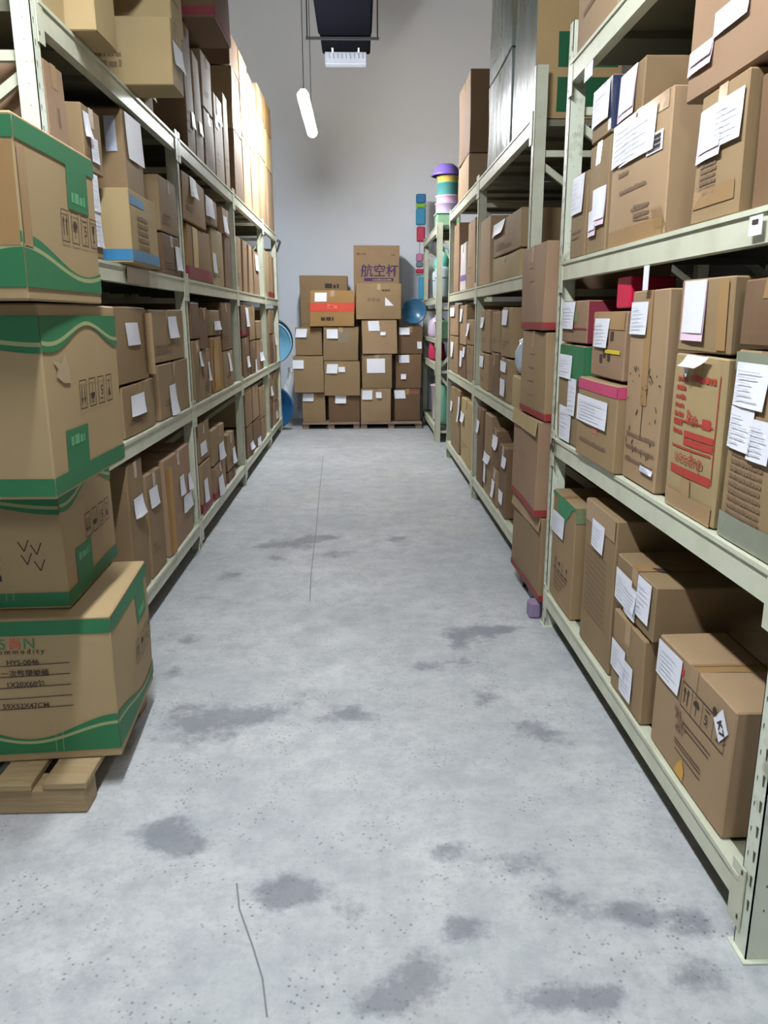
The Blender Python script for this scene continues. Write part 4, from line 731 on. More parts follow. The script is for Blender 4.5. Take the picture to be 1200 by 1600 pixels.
C.poly('green_spray', 'f', [(-W*.2, H*.99), (W*.42, H*.98), (W*.3, H*.9), (W*.12, H*.82), (-W*.02, H*.7), (-W*.12, H*.6), (-W*.22, H*.75), (-W*.3, H*.9)], e=.0022)
C.quad('green_spray', 'f', -W*.5, W*.5, H-.018, H-.004, e=.0022)
C.symbols('ink_print', 'f', -W*.26, H*.36, .055, n=4, step=W*.17, frame=False)
for a in range(4): C.line('ink_print', 'f', -W*.34+W*.17*a, H*.305, -W*.2+W*.17*a, H*.305, w=.006)
for j in range(4): C.dashes('faded_print', 'f', -W*.3, W*(.3-.1*j), H*(.26-.045*j), .012, seed=j)
C.quad('dotted_tape', 'r', -C.D/2, C.D/2, H*.86, H-.004, e=.002)
C.finish({'green_spray': mat('sprayed_green', srgb(58, 132, 88), rough=.7, var=.25, scale=12, objvar=0), 'dotted_tape': mat('green_dotted_tape', srgb(120, 132, 96), rough=.5, var=.4, scale=60)})
C = K('R1second')
for j in range(12): C.dashes('faded_print', 'f', -C.W*.42, C.W*.3, C.H*(.68-.04*j), .008, seed=j)
C.quad(('packing_tape', 9), 'f', -C.W/2+.01, C.W/2-.01, C.H*.86, C.H-.002, e=.003); C.finish()
C = K('R1slips'); C.quad(('packing_tape', 10), 't', -.03, .03, -C.D/2, C.D/2, e=.002); C.poly('ink_print', 't', [(0, -C.D/2+.05), (.04, -C.D/2+.06), (.045, -C.D/2+.1), (.01, -C.D/2+.09)], e=.004)
C.quad(('paper_slip', 9), 'f', -C.W*.02, C.W*.12, C.H*.2, C.H*.6, e=.005, curl=.01); C.finish()
C = K('R1big')
W, H = C.W, C.H
C.quad('red_tape', 'f', -W*.36, -W*.12, H*.85, H*.91, e=.0022)
C.symbols('ink_print', 'f', -W*.06, H*.72, .062, n=4, step=W*.135, frame=False)
for (t) in (.82, .61): C.line('ink_print', 'f', -W*.12, H*t, W*.42, H*t, w=.003)
for a in range(5): C.line('ink_print', 'f', -W*.12+W*.135*a, H*.61, -W*.12+W*.135*a, H*.82, w=.002)
for t, a, b in ((.50, -W*.05, W*.3), (.46, -W*.05, W*.28), (.30, -W*.14, W*.22), (.27, -W*.14, W*.22), (.22, -W*.12, W*.22)): C.line('ink_print', 'f', a, H*t, b, H*t, w=.003)
for j, (a, t) in enumerate(((-W*.18, .52), (-W*.16, .47), (-W*.12, .43), (-W*.15, .38))): C.dashes('faded_print', 'f', a, a+.05, H*t, .016, seed=j)
C.poly('yellow_stain', 'f', [(-W*.1, H*.03), (W*.02, H*.02), (W*.03, H*.12), (-W*.01, H*.2), (-W*.06, H*.13)], e=.0022)
C.line('ink_print', 't', -W*.5, -C.D*.16, W*.5, -C.D*.17, w=.004); C.line('ink_print', 't', -W*.02, -C.D/2, -W*.02, C.D/2, w=.002)
C.finish({'red_tape': mat('bright_red_tape', srgb(214, 58, 66), rough=.35), 'yellow_stain': mat('yellow_stain_dye', srgb(196, 150, 60), rough=.6, var=.2)})
C = K('M3white'); C.quad('purple_print', 'f', -C.W/2, C.W/2, C.H*.2, C.H*.32); C.finish({'purple_print': mat('lilac_print', srgb(128, 104, 158), rough=.5)})
C = K('M4a')   # camera-facing end shows green cases under tan straps
for j in range(5):
    t0 = .03+.205*j
    if t0+.16 < C.H: C.quad('green_panel', 'r', -C.D/2+.11, C.D/2-.02, t0, t0+.16, e=.003)
C.quad('tan_strap', 'r', -C.D/2, -C.D/2+.11, .0, C.H-.004, e=.004); C.quad('tan_strap', 'r', -C.D/2+.11, C.D/2, .0, C.H-.004, e=.0022)
C.finish({'green_panel': mat('deep_green_case', srgb(38, 92, 62), rough=.3, var=.1), 'tan_strap': mat('tan_board', srgb(170, 142, 98), rough=.5, var=.1)})

# cartons standing at the back of the shelf, only their camera-facing ends show
C = Carton(.34, .36, .47, 'd', (1.56, 2.50, .181), math.radians(180), 'dark carton with round hand hole at the back of near right bottom shelf', 'cartons on the near right rack', seed=301)
C.poly('hand_hole', 'f', [(.02+.055*math.cos(q), .38+.055*math.sin(q)) for q in [k*.393 for k in range(16)]], e=.002); C.o.rotation_euler.z = 0; C.finish({'hand_hole': mat('hole_black', srgb(14, 10, 8), rough=.9)})
C = Carton(.066, .066, .055, mat('crimson_card', srgb(196, 26, 70), rough=.45, var=.05), (.95, 2.74, 1.0), 0, None, None, seed=5) if False else None
CUBE_Z = max(b[5]+b[6] for b in BOXES if b[0] == 'R2yel')+.008
cube = Carton(.125, .15, .10, mat('crimson_card', srgb(200, 24, 70), rough=.4, var=.05), (.95, 2.66, CUBE_Z), math.radians(-88), 'small crimson cube box on top of the yellow-taped carton', None, seed=5, amp=.001, tape=False, name='gift_box'); cube.finish()

# ------------------------------------------------------------------ stack of red-banded cartons between the right racks
p = bmesh.new()
for a in (0, .22, .44): box(p, -.27, .27, a-.27, a-.17, 0, .03)
for a in (-.27, -.05, .17): box(p, a, a+.1, -.27, .27, .03, .06)
for k in range(5): box(p, -.27, .27, -.27+.115*k, -.19+.115*k, .06, .085)
pal = tag(mk('plastic_pallet', p, mat('black_plastic', srgb(34, 32, 36), rough=.4), loc=(1.13, 3.76, 0)), 'black pallet under the red-banded carton stack', 'pallet')
bm = bmesh.new(); rbox(bm, -.03, .03, -.035, .035, 0, .085, .012); tag(mk('plastic_block', bm, mat('lilac_plastic', srgb(136, 118, 150), rough=.5, var=.08), loc=(.823, 3.50, 0)), 'small lilac block on the floor below the red-banded cartons', 'block')
zz = [(.088, .50, 3.46, 4.08, .826, 'crushed lowest'), (.502, .945, 3.46, 4.06, .80, 'third from top'), (.947, 1.342, 3.455, 3.95, .812, 'second from top'), (1.344, 1.72, 3.46, 3.97, .80, 'topmost')]
for i, (za, zb, ya, yb, X, nm) in enumerate(zz):
    C = Carton(yb-ya, .54, zb-za, 'p' if i % 2 else 'k', (X+.27, (ya+yb)/2, za), math.radians(-90+(.8, -.8, .5, -.6)[i]), f'tall-stack carton with red bottom band, {nm} of four between the right racks', 'red-banded cartons stacked on the floor', seed=400+i, amp=.004)
    for f in 'flr': L = (C.W if f == 'f' else C.D)/2; C.quad('red_print', f, -L, L, .004, .034, e=.002)
    for j in range(2 if i != 2 else 4): C.text('faded_red_print', 'f', ('大润发', '55-108', 'BFN', '日用品')[j] if False else '-----', 0, C.H*(.72-.16*j), .05, sx=1.2)
    if i == 1: C.flap('f', .07, 172, kraft['l'])
    if i == 0: C.flap('f', .07, 170, kraft['h'])
    C.finish({'faded_red_print': mat('worn_brown_red_ink', srgb(158, 112, 86), rough=.7)})

# ------------------------------------------------------------------ green-marked boxes, near left
M_topkraft = kraft['h']
def green_box(loc, rz, W, D, H, inv, label, seed, front=False, vertical=False):
    C = Carton(W, D, H, 'g', loc, rz, label, 'green-marked cartons stacked on the wooden pallet', seed=seed, amp=.002, tape=False)
    I = (lambda a, t: (-a, H-t)) if inv else (lambda a, t: (a, t))
    def Q(key, f, a0, a1, t0, t1, e=.0016):
        (p, q), (r, s_) = I(a0, t0), I(a1, t1); C.quad(key, f, min(p, r), max(p, r), min(q, s_), max(q, s_), e)
    def wave(f, L, ph):
        n = 28; prev = None
        for i in range(n+1):
            a = -L/2+L*i/n; q_ = ph(a+L/2); t = q_-.012-.022*max(0, (q_-.06)/.09); t2 = q_
            if prev:
                a0, u, u2 = prev
                for (lo0, lo1, hi0, hi1, key) in ((.028, .028, u, t, 'green_print'), (u, t, u+.010, t+.010, 'pale_print_line'), (u+.010, t+.010, max(u2, u+.011), max(t2, t+.011), 'green_print')):
                    pts = [I(a0, lo0), I(a, lo1), I(a, hi1), I(a0, hi0)]
                    if min(hi0-lo0, hi1-lo1) > 0: C.poly(key, f, pts, e=.0018)
            prev = (a, t, t2)
    Q('green_print', 'f', -W/2, W/2, H-.052, H-.008); Q('green_print', 'r', -D/2, D/2, H-.052, H-.008)
    c_ = lambda s, m, a, p, L: m+a*math.cos(2*math.pi*(s-p)/L)
    if inv: wave('f', W, lambda s: c_(s, .095, .02, 0, .6)); wave('r', D, lambda s: c_(s, .085, .03, D-.05, .5))
    else: wave('f', W, lambda s: c_(s, .11, .035, W, .5)); wave('r', D, lambda s: c_(s, .105, .038, 0, .8))
    # tab with a word and row of handling symbols on the aisle side
    k = (D*.12) if not inv else D*.12
    Q('green_print', 'r', D*.08 if not inv else D*.05, D*.38 if not inv else D*.33, H-.155, H-.052)
    a_, t_ = I(D*.23 if not inv else D*.19, H-.125)
    C.dashes('pale_text', 'r', a_-.05, a_+.05, t_-.012, .026, seed=seed)
    a_, t_ = I(-D*.22 if not inv else -D*.24, H-.225); 
    if not inv: C.symbols('ink_print', 'r', D*.02, H-.235 if H > .42 else H-.2, .062, n=4, step=.072)
    else: C.symbols('ink_print', 'r', -D*.08, .235 if H > .42 else .2, .062, n=4, step=.072, flip=True)
    if vertical is None: C.poly('scuff_mark', 'r', [(-.225, .335), (-.20, .31), (-.215, .295), (-.17, .275), (-.125, .272), (-.13, .31), (-.15, .345), (-.175, .325)][::-1], e=.002)
    if front == 1:
        for ch, a in (('I', -.102), ('N', -.077), ('S', -.046), ('N', .030)): C.text('green_text', 'f', ch, a, H-.090, .046, bold=-.004)
        C.text('red_text', 'f', '尚', -.010, H-.089, .038, bold=-.004)
        C.text('ink_print', 'f', 'Commodity', -.004, H-.106, .022, spacing=1.5)
        for j, (s_, a) in enumerate((('HYS-0046', .008), ('一次性塑胶桶', .012), ('1X20X60包', .010), ('', 0), ('59X52X47CM', .004))):
            y = H-.137-.0345*j; C.line('ink_print', 'f', -W*.45, y-.012, .138-.0*j, y-.002, w=.0026)
            if s_: C.text('ink_print', 'f', s_, a, y-.003, .0225, bold=.012)
    if front == 2:
        for j in range(6): C.dashes('ink_print', 'f', W*.02, W*.14, .25-.032*j, .02, seed=j)
        for j in range(3): C.line('ink_print', 'f', -W*.3, .235-.045*j, -W*.06, .237-.045*j, w=.003)
        for a, t in ((.125, .21), (.13, .17), (.16, .2), (.165, .15)):
            C.line('ink_print', 'f', a, t, a+.015, t-.03, w=.003); C.line('ink_print', 'f', a+.015, t-.03, a+.03, t+.005, w=.003)
        C.text('faded_print', 'f', 'VA', -W*.1, .065, .06, rot=0)
    if vertical: C.quad(('packing_tape', 11), 'f', W*.5-.055, W*.5-.004, H*.30, H-.06, e=.0025); C.quad(('packing_tape', 12), 'r', -D*.5+.004, -D*.5+.05, H*.30, H-.06, e=.0025)
    for a in (.14, .18): C.line('strap_mark', 'f', W*a, .03, W*a+.006, .12, w=.0015)
    C.finish({'pale_text': mat('tab_text', srgb(92, 160, 116), rough=.6), 'green_text': mat('logo_green', srgb(40, 128, 78), rough=.6), 'red_text': mat('logo_red', srgb(206, 64, 44), rough=.6), 'strap_mark': M_kline, 'scuff_mark': mat('scuff', srgb(172, 152, 122), rough=.35, var=.1), 'pale_print_line': M_kline})
    return C
def place(corner, yawdeg, W, D):
    """base centre of a box whose near right vertical edge stands at corner"""
    a = math.radians(yawdeg); v = Vector((-W/2, D/2, 0)); v.rotate(Matrix.Rotation(a, 3, 'Z')); return (corner[0]+v.x, corner[1]+v.y, corner[2]), a
for (cx, cy, z, yaw, W, D, H, inv, lab, sd, fr, vt) in (
    (-.742, 2.154, .104, 4, .52, .525, .460, 0, 'green-marked carton with printed order lines, lowest of the stack on the wooden pallet', 11, 1, 0),
    (-.868, 2.206, .566, 2, .50, .52, .402, 1, 'upside-down green-marked carton resting directly on the lowest one', 12, 2, 0),
    (-.750, 1.888, .970, -.5, .52, .56, .468, 1, 'upside-down green-marked carton with pale scuff, second from the top', 13, 0, None),
    (-.728, 1.800, 1.441, .5, .52, .52, .385, 0, 'topmost green-marked carton, upright, with green tab and brown corner tape', 14, 0, 1)):
    loc, a = place((cx, cy, z), yaw, W, D); green_box(loc, a, W, D, H, inv, lab, sd, fr, vt)
# wooden pallet
pr = empty('wooden_pallet', (-1.33, 2.42, 0)); tag(pr, 'worn wooden pallet under the stack of green-marked cartons', 'pallet')
for yy in (-.40, -.09, .17):
    bm = bmesh.new(); rbox(bm, -.52, .52, yy, yy+.09, 0, .080, .005); mk('stringer', bm, M_wood, pr)
for k, xx in enumerate((-.50, -.31, -.12, .07, .26, .40)):
    bm = bmesh.new(); wd = .11 if k < 5 else .125; rbox(bm, xx, xx+wd, -.41+.006*(k % 2), .265, .0802, .1025, .003); mk('deck_board', bm, M_wood, pr)

# ------------------------------------------------------------------ cartons at the end wall
def u2(u, v, Y):   # helper for the end-wall cartons: where the sight line meets the vertical plane y = Y
    d = r_*(u-600)-u_*(v-800)+f_*FPX; t = Y/d.y; return t*d.x, CAM_H+t*d.z
ENDC = [  # left, right, top, bottom edges, face distance, colour, slips(px in the photograph), label
 ((472, 508, 613, 661), 10.16, 'k', [(482, 620, 17, 12)], 'plain brown end-wall carton, bottom row, far left, directly on the pallet'),
 ((513, 562, 618, 661), 10.16, 'd', [(532, 624, 17, 12)], 'dark brown end-wall carton, bottom row, second from left, small top slip'),
 ((458, 505, 556, 612), 10.10, 'k', [(466, 569, 17, 13)], 'end-wall carton with slip on its left edge, middle row, far left'),
 ((506, 562, 564, 617), 10.12, 'k', [(519, 576, 17, 14), (534, 577, 10, 8)], 'end-wall carton with a slip and torn paper, middle row, second column'),
 ((461, 503, 511, 555), 10.2, 'k', [(471, 520, 17, 13)], 'end-wall carton with white slip at upper left, third row, far left'),
 ((504, 559, 510, 563), 10.14, 'k', [(518, 521, 17, 14)], 'end-wall carton with greyish smudge, third row, second column, below red-banded box'),
 ((483, 553, 453, 509), 10.12, 'o', [(500, 464, 18, 13)], 'end-wall carton with wide orange-red band across its front'),
 ((564, 611, 607, 661), 10.14, 'h', [(574, 617, 16, 14), (592, 617, 9, 9)], 'light end-wall carton, bottom row, third column, slip and torn scrap'),
 ((566, 613, 553, 606), 10.14, 'k', [(588, 571, 28, 22)], 'end-wall carton with a large ragged white sheet, third column'),
 ((565, 620, 499, 552), 10.12, 'h', [(584, 509, 17, 15), (598, 521, 8, 5)], 'taped light end-wall carton, third row of the third column'),
 ((556, 627, 442, 498), 10.10, 'k', [], 'end-wall carton with cream triangular scrap, on top of third column'),
 ((617, 657, 607, 661), 10.22, 'd', [(625, 616, 17, 13)], 'dark end-wall carton with reddish smear, bottom row, right column'),
 ((618, 658, 553, 606), 10.24, 'd', [(631, 560, 16, 12), (630, 588, 8, 8)], 'dark end-wall carton with small diamond scrap, middle row, right column'),
 ((621, 660, 509, 552), 10.24, 'd', [(631, 517, 16, 11), (655, 539, 7, 11)], 'dark end-wall carton, right column top, under the round blue basin'),
]
PL = {}
base_z = .083
cols = {0: base_z, 1: base_z, 2: base_z, 3: base_z}
order = {0: [0, 2, 4], 1: [1, 3, 5, 6], 2: [7, 8, 9, 10], 3: [11, 12, 13]}
for cidx, idxs in order.items():
    z = base_z
    for i in idxs:
        (ul, ur, vt, vb), Y, colr, sl, lab = ENDC[i]
        x0, zt = u2(ul, vt, Y); x1, _ = u2(ur, vt, Y); H = zt-z-.004; D = .27 if cidx == 3 else .38
        C = Carton(x1-x0, D, H, colr, ((x0+x1)/2, Y+D/2, z), math.radians((-1, 1, .6, -1.2)[i % 4]), lab, 'cartons stacked against the end wall', seed=500+i, amp=.004)
        for j, (u, v, w_, h_) in enumerate(sl):
            xs, zs = u2(u, v, Y); C.slip('f', xs-(x0+x1)/2, zs-z, w_*.0083, h_*.0083, seed=i*5+j)
        if i == 6:
            C.quad('orange_band', 'f', -C.W/2, C.W/2, H*.42, H*.66, e=.002); C.dashes('pale_text', 'f', -.06, .06, H*.5, .05, seed=2); C.dashes('ink_print', 'f', -.14, .02, H*.16, .045, seed=5)
        if i == 10:
            C.poly(('paper_slip', 3), 'f', [(.08, H*.38), (.19, H*.38), (.08, H*.62)], e=.004); C.dashes('faded_print', 'f', -.14, .02, H*.5, .05, seed=3); C.dashes('ink_print', 'f', .04, .14, H*.78, .03, seed=4)
        if i == 11: C.quad('red_smear', 'f', .02, .15, H*.84, H*.94)
        if i == 5: C.quad('grey_smudge', 'f', -.03, .1, H*.55, H*.85)
        C.finish({'orange_band': mat('orange_red', srgb(206, 72, 52), rough=.55, var=.08), 'pale_text': mat('peach_text', srgb(222, 120, 96), rough=.6), 'red_smear': mat('smear', srgb(146, 84, 72), rough=.7), 'grey_smudge': mat('smudge', srgb(134, 122, 106), rough=.7, var=.2)})
        z += H+.004
# the two cartons standing behind the front ones
x0, zt = u2(468, 430, 10.62); x1, _ = u2(543, 430, 10.62)
C = Carton(x1-x0, .4, zt-.083, 'k', ((x0+x1)/2, 10.84, .083), 0, 'tall brown carton behind the orange-red-banded one at the end wall', 'cartons stacked against the end wall', seed=540, tape=False)
C.dashes('ink_print', 'f', .02, .2, C.H-.16, .06, seed=2); C.line('faded_print', 'f', -C.W/2, C.H-.62, C.W/2, C.H-.62, w=.006); C.finish()
x0, zt = u2(552, 383, 10.56); x1, _ = u2(624, 383, 10.56)
C = Carton(x1-x0, .42, zt-.083, 'h', ((x0+x1)/2, 10.79, .083), 0, 'tallest end-wall carton with large purple Chinese lettering, behind third column', 'cartons stacked against the end wall', seed=541, amp=.002, tape=False)
H = C.H
C.text('purple_print', 'f', '航空杯', .04, H-.375, .165, bold=.012); C.quad('purple_print', 'f', -.16, .22, H-.445, H-.405); C.quad('purple_print', 'f', -.23, .28, H-.56, H-.50)
C.dashes('pale_text', 'f', -.05, .2, H-.437, .022, seed=4); C.dashes('pale_text', 'f', -.04, .2, H-.55, .03, seed=8)
C.dashes('faded_print', 'f', -.26, -.14, H-.12, .03, seed=2); C.dashes('faded_print', 'f', .19, .24, H-.13, .03, seed=7); C.finish({'pale_text': kraft['l']})
for (xa, xb, lab) in ((473, 562, 'grey wooden pallet under the left end-wall carton columns'), (564, 659, 'grey wooden pallet under the right end-wall carton columns')):
    a, _ = u2(xa, 668, 10.1); b, _ = u2(xb, 668, 10.1); r = empty('wooden_pallet', ((a+b)/2, 10.08, 0)); tag(r, lab, 'pallet', 'pallets at the end wall'); hw = (b-a)/2
    for xx in (-hw, -.04, hw-.08):
        bm = bmesh.new(); box(bm, xx, xx+.08, .02, .98, 0, .062); mk('stringer', bm, M_wood2, r)
    for k in range(7):
        bm = bmesh.new(); box(bm, -hw, hw, .0+.145*k, .11+.145*k, .0622, .082); mk('deck_board', bm, M_wood2, r)

# ------------------------------------------------------------------ plastic goods
def basin(name, R, Hh, m, label, loc, rot, cat='basin', group=None, rim=.012):
    root = empty(name, loc); root.rotation_euler = rot; tag(root, label, cat, group)
    bm = bmesh.new(); lathe(bm, [(0, 0), (R*.68, 0), (R*.72, .008), (R*.93, Hh*.9), (R*.96, Hh-.004), (R*.93, Hh-.004), (R*.69, .012), (0, .006)], 40); mk('bowl', bm, m, root, True)
    bm = bmesh.new(); lathe(bm, [(R*.93, Hh-.006), (R, Hh-.004), (R+.004, Hh), (R*.95, Hh+rim*.4), (R*.92, Hh), (R*.93, Hh-.006)], 40)
    mk('rim', bm, m, root, True); return root
B_blue = plastic('blue_plastic', (56, 108, 142)); B_dblue = plastic('deep_blue_plastic', (40, 92, 140)); B_dark = plastic('dark_plastic', (34, 40, 48)); B_lblue = plastic('light_blue_plastic', (120, 176, 208))
zt = u2(645, 508, 10.4)[1]
basin('wash_basin', .155, .07, B_blue, 'round blue wash basin standing on edge above the dark right-column cartons', (.70, 10.36, 1.475), (math.radians(84), 0, 0))
basin('wash_basin', .285, .10, B_dark, 'large black-rimmed basin hanging at the far end of the left rack', (-1.125, 10.10, 1.12), (math.radians(90), 0, 0))
basin('wash_basin', .262, .09, B_lblue, 'large light blue basin hanging in front of the black-rimmed one', (-1.115, 10.083, 1.10), (math.radians(90), 0, 0))
basin('wash_basin', .28, .09, B_dblue, 'deep blue basin leaning on edge on the floor beyond the left rack', (-1.14, 10.095, .292), (math.radians(90), 0, 0))
bm = bmesh.new()
g = [[bm.verts.new((-.03+.06*i+.012*math.sin(j*1.3), .01*math.sin(i*3+j), -.07*j+(.0 if j < 5 else -.04*i))) for i in range(2)] for j in range(6)]
for a, b in zip(g, g[1:]): bm.faces.new((a[0], a[1], b[1], b[0]))
o = tag(mk('plastic_sheet', bm, M_white, loc=(-.90, 10.24, .78), rot=(0, math.radians(12), 0)), 'torn white plastic strip hanging beside the blue basins', 'sheet'); md = o.modifiers.new('t', 'SOLIDIFY'); md.thickness = .002

def tub(name, r0, r1, h, m, label, loc, cat='tub', group=None, n=36, sq=1, lid=None):
    root = empty(name, loc); tag(root, label, cat, group)
    bm = bmesh.new(); lathe(bm, [(0, 0), (r0, 0), (r0+.004, .006), (r1, h-.012), (r1+.008, h-.01), (r1+.008, h), (r1-.004, h), (r0-.004, .01), (0, .008)], n, sy=sq); mk('body', bm, m, root, True)
    if lid:
        bm = bmesh.new(); lathe(bm, [(0, h+.012), (r1*.8, h+.012), (r1+.006, h+.002), (r1+.006, h-.006)], n, sy=sq); mk('lid', bm, lid, root, True)
    return root
gx, gy = .985, 9.14; G = 'stacked tubs on top of the farthest right rack'
root = empty('storage_crate', (gx, gy, 2.374)); tag(root, 'green plastic crate under the pastel tub stack on the farthest right rack', 'crate')
bm = bmesh.new(); rbox(bm, -.13, .13, -.13, .13, 0, .125, .012); mk('body', bm, plastic('sage_plastic', (138, 178, 146)), root)
bm = bmesh.new(); rbox(bm, -.142, .142, -.142, .142, .127, .142, .004); mk('rim', bm, plastic('pale_mint_plastic', (190, 214, 200)), root)
zc = 2.374+.144
for (r0, r1, h, c, lab) in ((.125, .135, .10, (198, 178, 216), 'lavender tub directly on the green crate'), (.12, .13, .075, (228, 190, 214), 'pink tub above the lavender tub'), (.108, .12, .13, (84, 152, 148), 'teal tub in the middle of the pastel stack'), (.108, .118, .065, (212, 184, 96), 'mustard yellow tub near the top of the pastel stack')):
    tub('plastic_tub', r0, r1, h, plastic('tub_%d' % c[0], c), lab, (gx, gy, zc), group=G); zc += h+.003
root = empty('plastic_basin', (gx-.02, gy, zc)); tag(root, 'upturned purple basin topping the pastel tub stack', 'basin')
bm = bmesh.new(); lathe(bm, [(.158, 0), (.162, .004), (.15, .03), (.125, .085), (.085, .118), (0, .128)], 40); mk('bowl', bm, plastic('purple_plastic', (112, 92, 168)), root, True)
bm = bmesh.new(); lathe(bm, [(.153, .0), (.168, .001), (.168, .012), (.158, .014)], 40); mk('rim', bm, plastic('purple_plastic', (112, 92, 168)), root, True)

def jug(loc, r, h, mb, mc, label, group):
    root = empty('drink_jug', loc); tag(root, label, 'jug', group)
    bm = bmesh.new(); lathe(bm, [(0, 0), (r*.82, 0), (r*.9, .02), (r, h*.55), (r*.92, h*.62), (r*.7, h*.66), (0, h*.66)], 32); mk('body', bm, mb, root, True)
    bm = bmesh.new(); lathe(bm, [(r*.72, h*.655), (r*.8, h*.68), (r*.78, h*.9), (r*.6, h*.97), (0, h)], 32); mk('cap', bm, mc, root, True)
    bm = bmesh.new(); tube(bm, [(r*.5*math.cos(q), 0, h*.88+r*.9*math.sin(q)) for q in [math.pi*k/10 for k in range(11)]], .008); mk('handle', bm, mc, root)
    bm = bmesh.new(); lathe(bm, [(r*.985, h*.40), (r*1.012, h*.405), (r*1.012, h*.43), (r*.985, h*.435)], 32); mk('trim_ring', bm, plastic('grey_blue_plastic', (110, 128, 142)), root, True)
J1, J2 = plastic('pale_blue_grey', (170, 186, 192)), plastic('mint_teal', (96, 186, 166))
jug((.955, 9.12, 1.623), .105, .50, J1, J2, 'pale blue-grey jug with teal cap nearest the farthest rack post', 'jugs on the farthest right rack')
jug((.945, 9.40, 1.623), .10, .46, J1, J2, 'pale jug with teal cap standing behind the nearest jug', 'jugs on the farthest right rack')
bm = bmesh.new(); rbox(bm, -.05, .05, -.04, .04, 0, .27, .015); tag(mk('carry_pouch', bm, plastic('lime_pack', (170, 190, 104), rough=.4), loc=(1.13, 9.02, 1.623)), 'lime green upright pack beside the teal-capped jugs', 'pack')
tub('plastic_tub', .12, .135, .19, plastic('pale_green_film', (150, 200, 162), rough=.15), 'pale green film-covered tub on the extra shelf of the farthest rack', (.99, 9.1, 1.167), lid=plastic('pale_green_lid', (176, 214, 184)))
def pouch(name, w, d, h, m, label, loc, rz=0, cat='bag', seed=1, neck=True, group=None, tie=None):
    rd = random.Random(seed); root = empty(name, loc, rz); tag(root, label, cat, group)
    bm = bmesh.new(); n = 20; rings = []
    ks = [(0, .75), (.04, .95), (.2, 1.05), (.5, 1.0), (.75, .85), (.88, .55), (.94, .25), (1, .4)] if neck else [(0, .85), (.05, .97), (.3, 1), (.7, 1), (.95, .95), (1, .8)]
    for t, k in ks:
        rings.append([bm.verts.new((w/2*k*math.copysign(abs(math.cos(q))**.7, math.cos(q))*(1+.08*rd.uniform(-1, 1)), d/2*k*math.copysign(abs(math.sin(q))**.7, math.sin(q))*(1+.08*rd.uniform(-1, 1)), h*t)) for q in [2*math.pi*j/n for j in range(n)]])
    for a, b in zip(rings, rings[1:]):
        for j in range(n): bm.faces.new((a[j], a[(j+1) % n], b[(j+1) % n], b[j])).smooth = True
    bm.faces.new(rings[0][::-1]); bm.faces.new(rings[-1]); mk('body', bm, m, root)
    if tie:
        bm = bmesh.new(); lathe(bm, [(w*.17, h*.90), (w*.2, h*.915), (w*.17, h*.93)], 16, sy=d/w); mk('tie', bm, tie, root)
    return root
pouch('plastic_bag', .22, .16, .26, plastic('lilac_bag', (196, 180, 206), rough=.2), 'crumpled lilac and white bag on the extra shelf of farthest rack', (.95, 9.75, 1.167), seed=3)
pouch('plastic_bag', .20, .16, .25, plastic('magenta_bag', (190, 52, 92), rough=.3), 'magenta bag on the second shelf of the farthest right rack', (.95, 9.8, .893), seed=4)
tub('waste_bin', .085, .105, .30, plastic('white_flower_bin', (214, 206, 210), rough=.4), 'white slim bin standing at the aisle edge of farthest rack bottom shelf', (.95, 9.72, .26), group=None) if False else None
tub('waste_bin', .095, .12, .42, plastic('white_flower_bin', (214, 206, 210), rough=.4), 'white slim bin at the aisle edge of the farthest rack bottom shelf', (.985, 9.62, .181), cat='bin', lid=plastic('pink_lid', (206, 166, 172)))
pouch('plastic_bag', .40, .40, .46, plastic('teal_bag', (110, 168, 150), rough=.25), 'large teal plastic bag at the near end of farthest rack bottom shelf', (1.10, 9.20, .181), seed=8, neck=False)
# hanging packs at the far end of that rack
hook = tag(empty('display_hook', (.81, 10.90, 2.76)), 'thin wall-side hanging strip holding colourful packs beyond the farthest rack', 'hanger')
bm = bmesh.new(); tube(bm, [(0, 0, -1.25), (0, 0, .02)], .003, 6); mk('cord', bm, M_iron, hook)
bm = bmesh.new(); bar(bm, (0, 0, .0), (0, .35, .0), .01, .01); mk('bracket', bm, M_iron, hook)
def pack(x, y, z0, z1, w, cols, label):
    root = empty('hanging_pack', (x, y, z0)); tag(root, label, 'pack', 'packs hanging beyond the farthest rack'); H = z1-z0; t = 0
    for i, (f, c) in enumerate(cols):
        bm = bmesh.new(); rbox(bm, -w/2, w/2, -.03, .03, t*H, (t+f)*H-.001, .014); mk('body' if i == 0 else 'colour_band', bm, plastic('pack_%d_%d_%d' % c, c, rough=.35), root); t += f
for (u0, u1_, v0, v1, cols, lab) in (
    (650, 665, 303, 352, ((.55, (58, 140, 176)), (.15, (136, 184, 62)), (.30, (54, 116, 168))), 'blue hanging pack with lime band, highest at the far right'),
    (651, 664, 354, 378, ((1, (186, 56, 88)),), 'small raspberry hanging pack below the lime-banded blue one'),
    (650, 661, 396, 418, ((.4, (110, 130, 138)), (.6, (184, 122, 158))), 'pink and grey hanging pack below the raspberry one'),
    (650, 662, 420, 430, ((.3, (120, 170, 130)), (.7, (204, 40, 84)),), 'tiny red hanging pack above the long blue one'),
    (654, 663, 432, 469, ((1, (74, 160, 200)),), 'long light blue hanging pack above the round basin'),
    (664, 671, 435, 468, ((1, (224, 172, 176)),), 'long pale pink hanging pack beside the long blue one')):
    Y = 10.86; a, zt = u2(u0, v0, Y); b, zb = u2(u1_, v1, Y); pack((a+b)/2, Y, zb, zt, b-a, cols, lab)
JAR_Z = max(b[5]+b[6] for b in BOXES if 'under the shiny jar' in b[-1])+.006
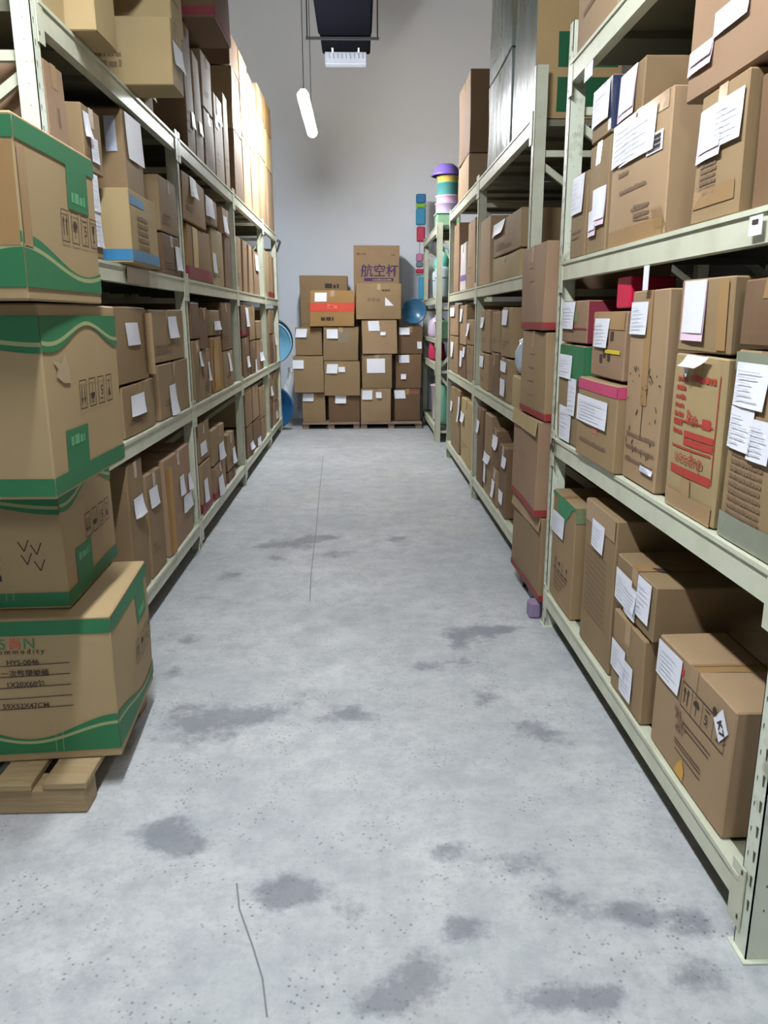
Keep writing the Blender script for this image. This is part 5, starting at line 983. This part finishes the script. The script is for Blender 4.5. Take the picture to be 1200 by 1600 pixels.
bm = bmesh.new(); lathe(bm, [(0, 0), (.026, 0), (.028, .01), (.028, .40), (.024, .42), (0, .42)], 20); tag(mk('paper_roll', bm, M_white, loc=(.935, 4.300, 1.623), smooth=True), 'slim white upright roll beside the middle right rack near post, third shelf', 'roll')
# clear bottle in front of the middle rack
root = empty('clear_jar', (.965, 4.53, JAR_Z)); 
bm = bmesh.new(); lathe(bm, [(0, 0), (.05, .005), (.075, .06), (.075, .13), (.05, .18), (0, .2)], 24); mk('bowl', bm, mat('clear_film', srgb(176, 190, 206), rough=.08, var=.15, scale=12, bump=.3, spec=.9), root, True); 
bm = bmesh.new(); lathe(bm, [(.052, .175), (.056, .19), (.03, .205), (0, .206)], 24); mk('lid', bm, M_white, root, True); tag(root, 'shiny rounded plastic jar among cartons beside the red-banded stack', 'jar')

# ------------------------------------------------------------------ black duct with white outlet, and the tube lamps
dr = empty('air_duct', (-.12, 9.5, 4.2)); tag(dr, 'black insulated duct with white outlet grille hanging high before the end wall', 'duct')
bm = bmesh.new(); rbox(bm, -.272, .275, -3.2, -.58, .0, .36, .02); mk('duct_body', bm, M_black, dr)
bm = bmesh.new(); rbox(bm, -.255, .268, -.575, 0, -.0, .36, .015); mk('outlet_box', bm, mat('black_sheet', srgb(10, 11, 16), rough=.9, var=.1, spec=.05), dr)
bm = bmesh.new(); rbox(bm, -.225, .225, -.11, .01, -.125, -.004, .006); g = mk('outlet_grille', bm, mat('grille_white', srgb(168, 174, 186), rough=.5), dr)
bm = bmesh.new()
for k in range(9): bar(bm, (-.18+.045*k, -.113, -.025), (-.172+.045*k, -.113, -.07), .008, .006)
mk('louvre', bm, mat('grille_gap', srgb(118, 126, 138), rough=.6), g)
for xx, zz_ in ((-.385, 0), (.335, 0)):
    bm = bmesh.new(); tube(bm, [(xx, -.57, -.03), (xx, -.57, 2.4)], .006, 8); mk('hanger_rod', bm, M_iron, dr)
bm = bmesh.new(); bar(bm, (-.40, -.57, -.02), (.35, -.57, -.02), .024, .024); mk('hanger_bar', bm, M_iron, dr)
for xx in (-.14, .14):
    bm = bmesh.new(); bar(bm, (xx, -.222, .0), (xx, -.13, -.012), .018, .008); mk('clip', bm, M_white, dr)
M_tube = mat('lit_tube', (.93, .97, 1, 1), emit=LAMP_POWER)
def lamp(x, y, z=3.27, first=None):
    L = 1.36
    if first:
        r = first.copy(); COL.objects.link(r); r.location = (x, y, z)
        for ch in first.children:
            c = ch.copy(); COL.objects.link(c); c.parent = r
        return r
    r = empty('tube_lamp', (x, y, z))
    bm = bmesh.new(); tube(bm, [(0, 0, 0), (0, .015, 0), (0, L-.015, 0), (0, L, 0)], .05, 24); mk('lit_tube', bm, M_tube, r)
    bm = bmesh.new(); rbox(bm, -.022, .022, .02, L-.02, .043, .065, .004); mk('housing', bm, M_white, r)
    for yy in (.06, L-.09):
        bm = bmesh.new(); rbox(bm, -.03, .03, yy, yy+.03, .03, .07, .004); mk('clip', bm, M_white, r)
    for yy in (.1, L-.1):
        bm = bmesh.new(); tube(bm, [(0, yy, .064), (0, yy, 6.6-z)], .0035, 6); mk('suspension_wire', bm, M_iron, r)
    return r
LG = 'tube lamps hung over the aisle'
l0 = lamp(*LAMP_SPOTS[0]); tag(l0, 'bright white tube lamp hanging over the aisle before the end wall', 'lamp', LG)
for (x, y), lb in zip(LAMP_SPOTS[1:], ('white tube lamp hanging over the aisle directly above the viewer', 'white tube lamp hanging over the aisle behind the viewer')):
    tag(lamp(x, y, first=l0), lb, 'lamp', LG)
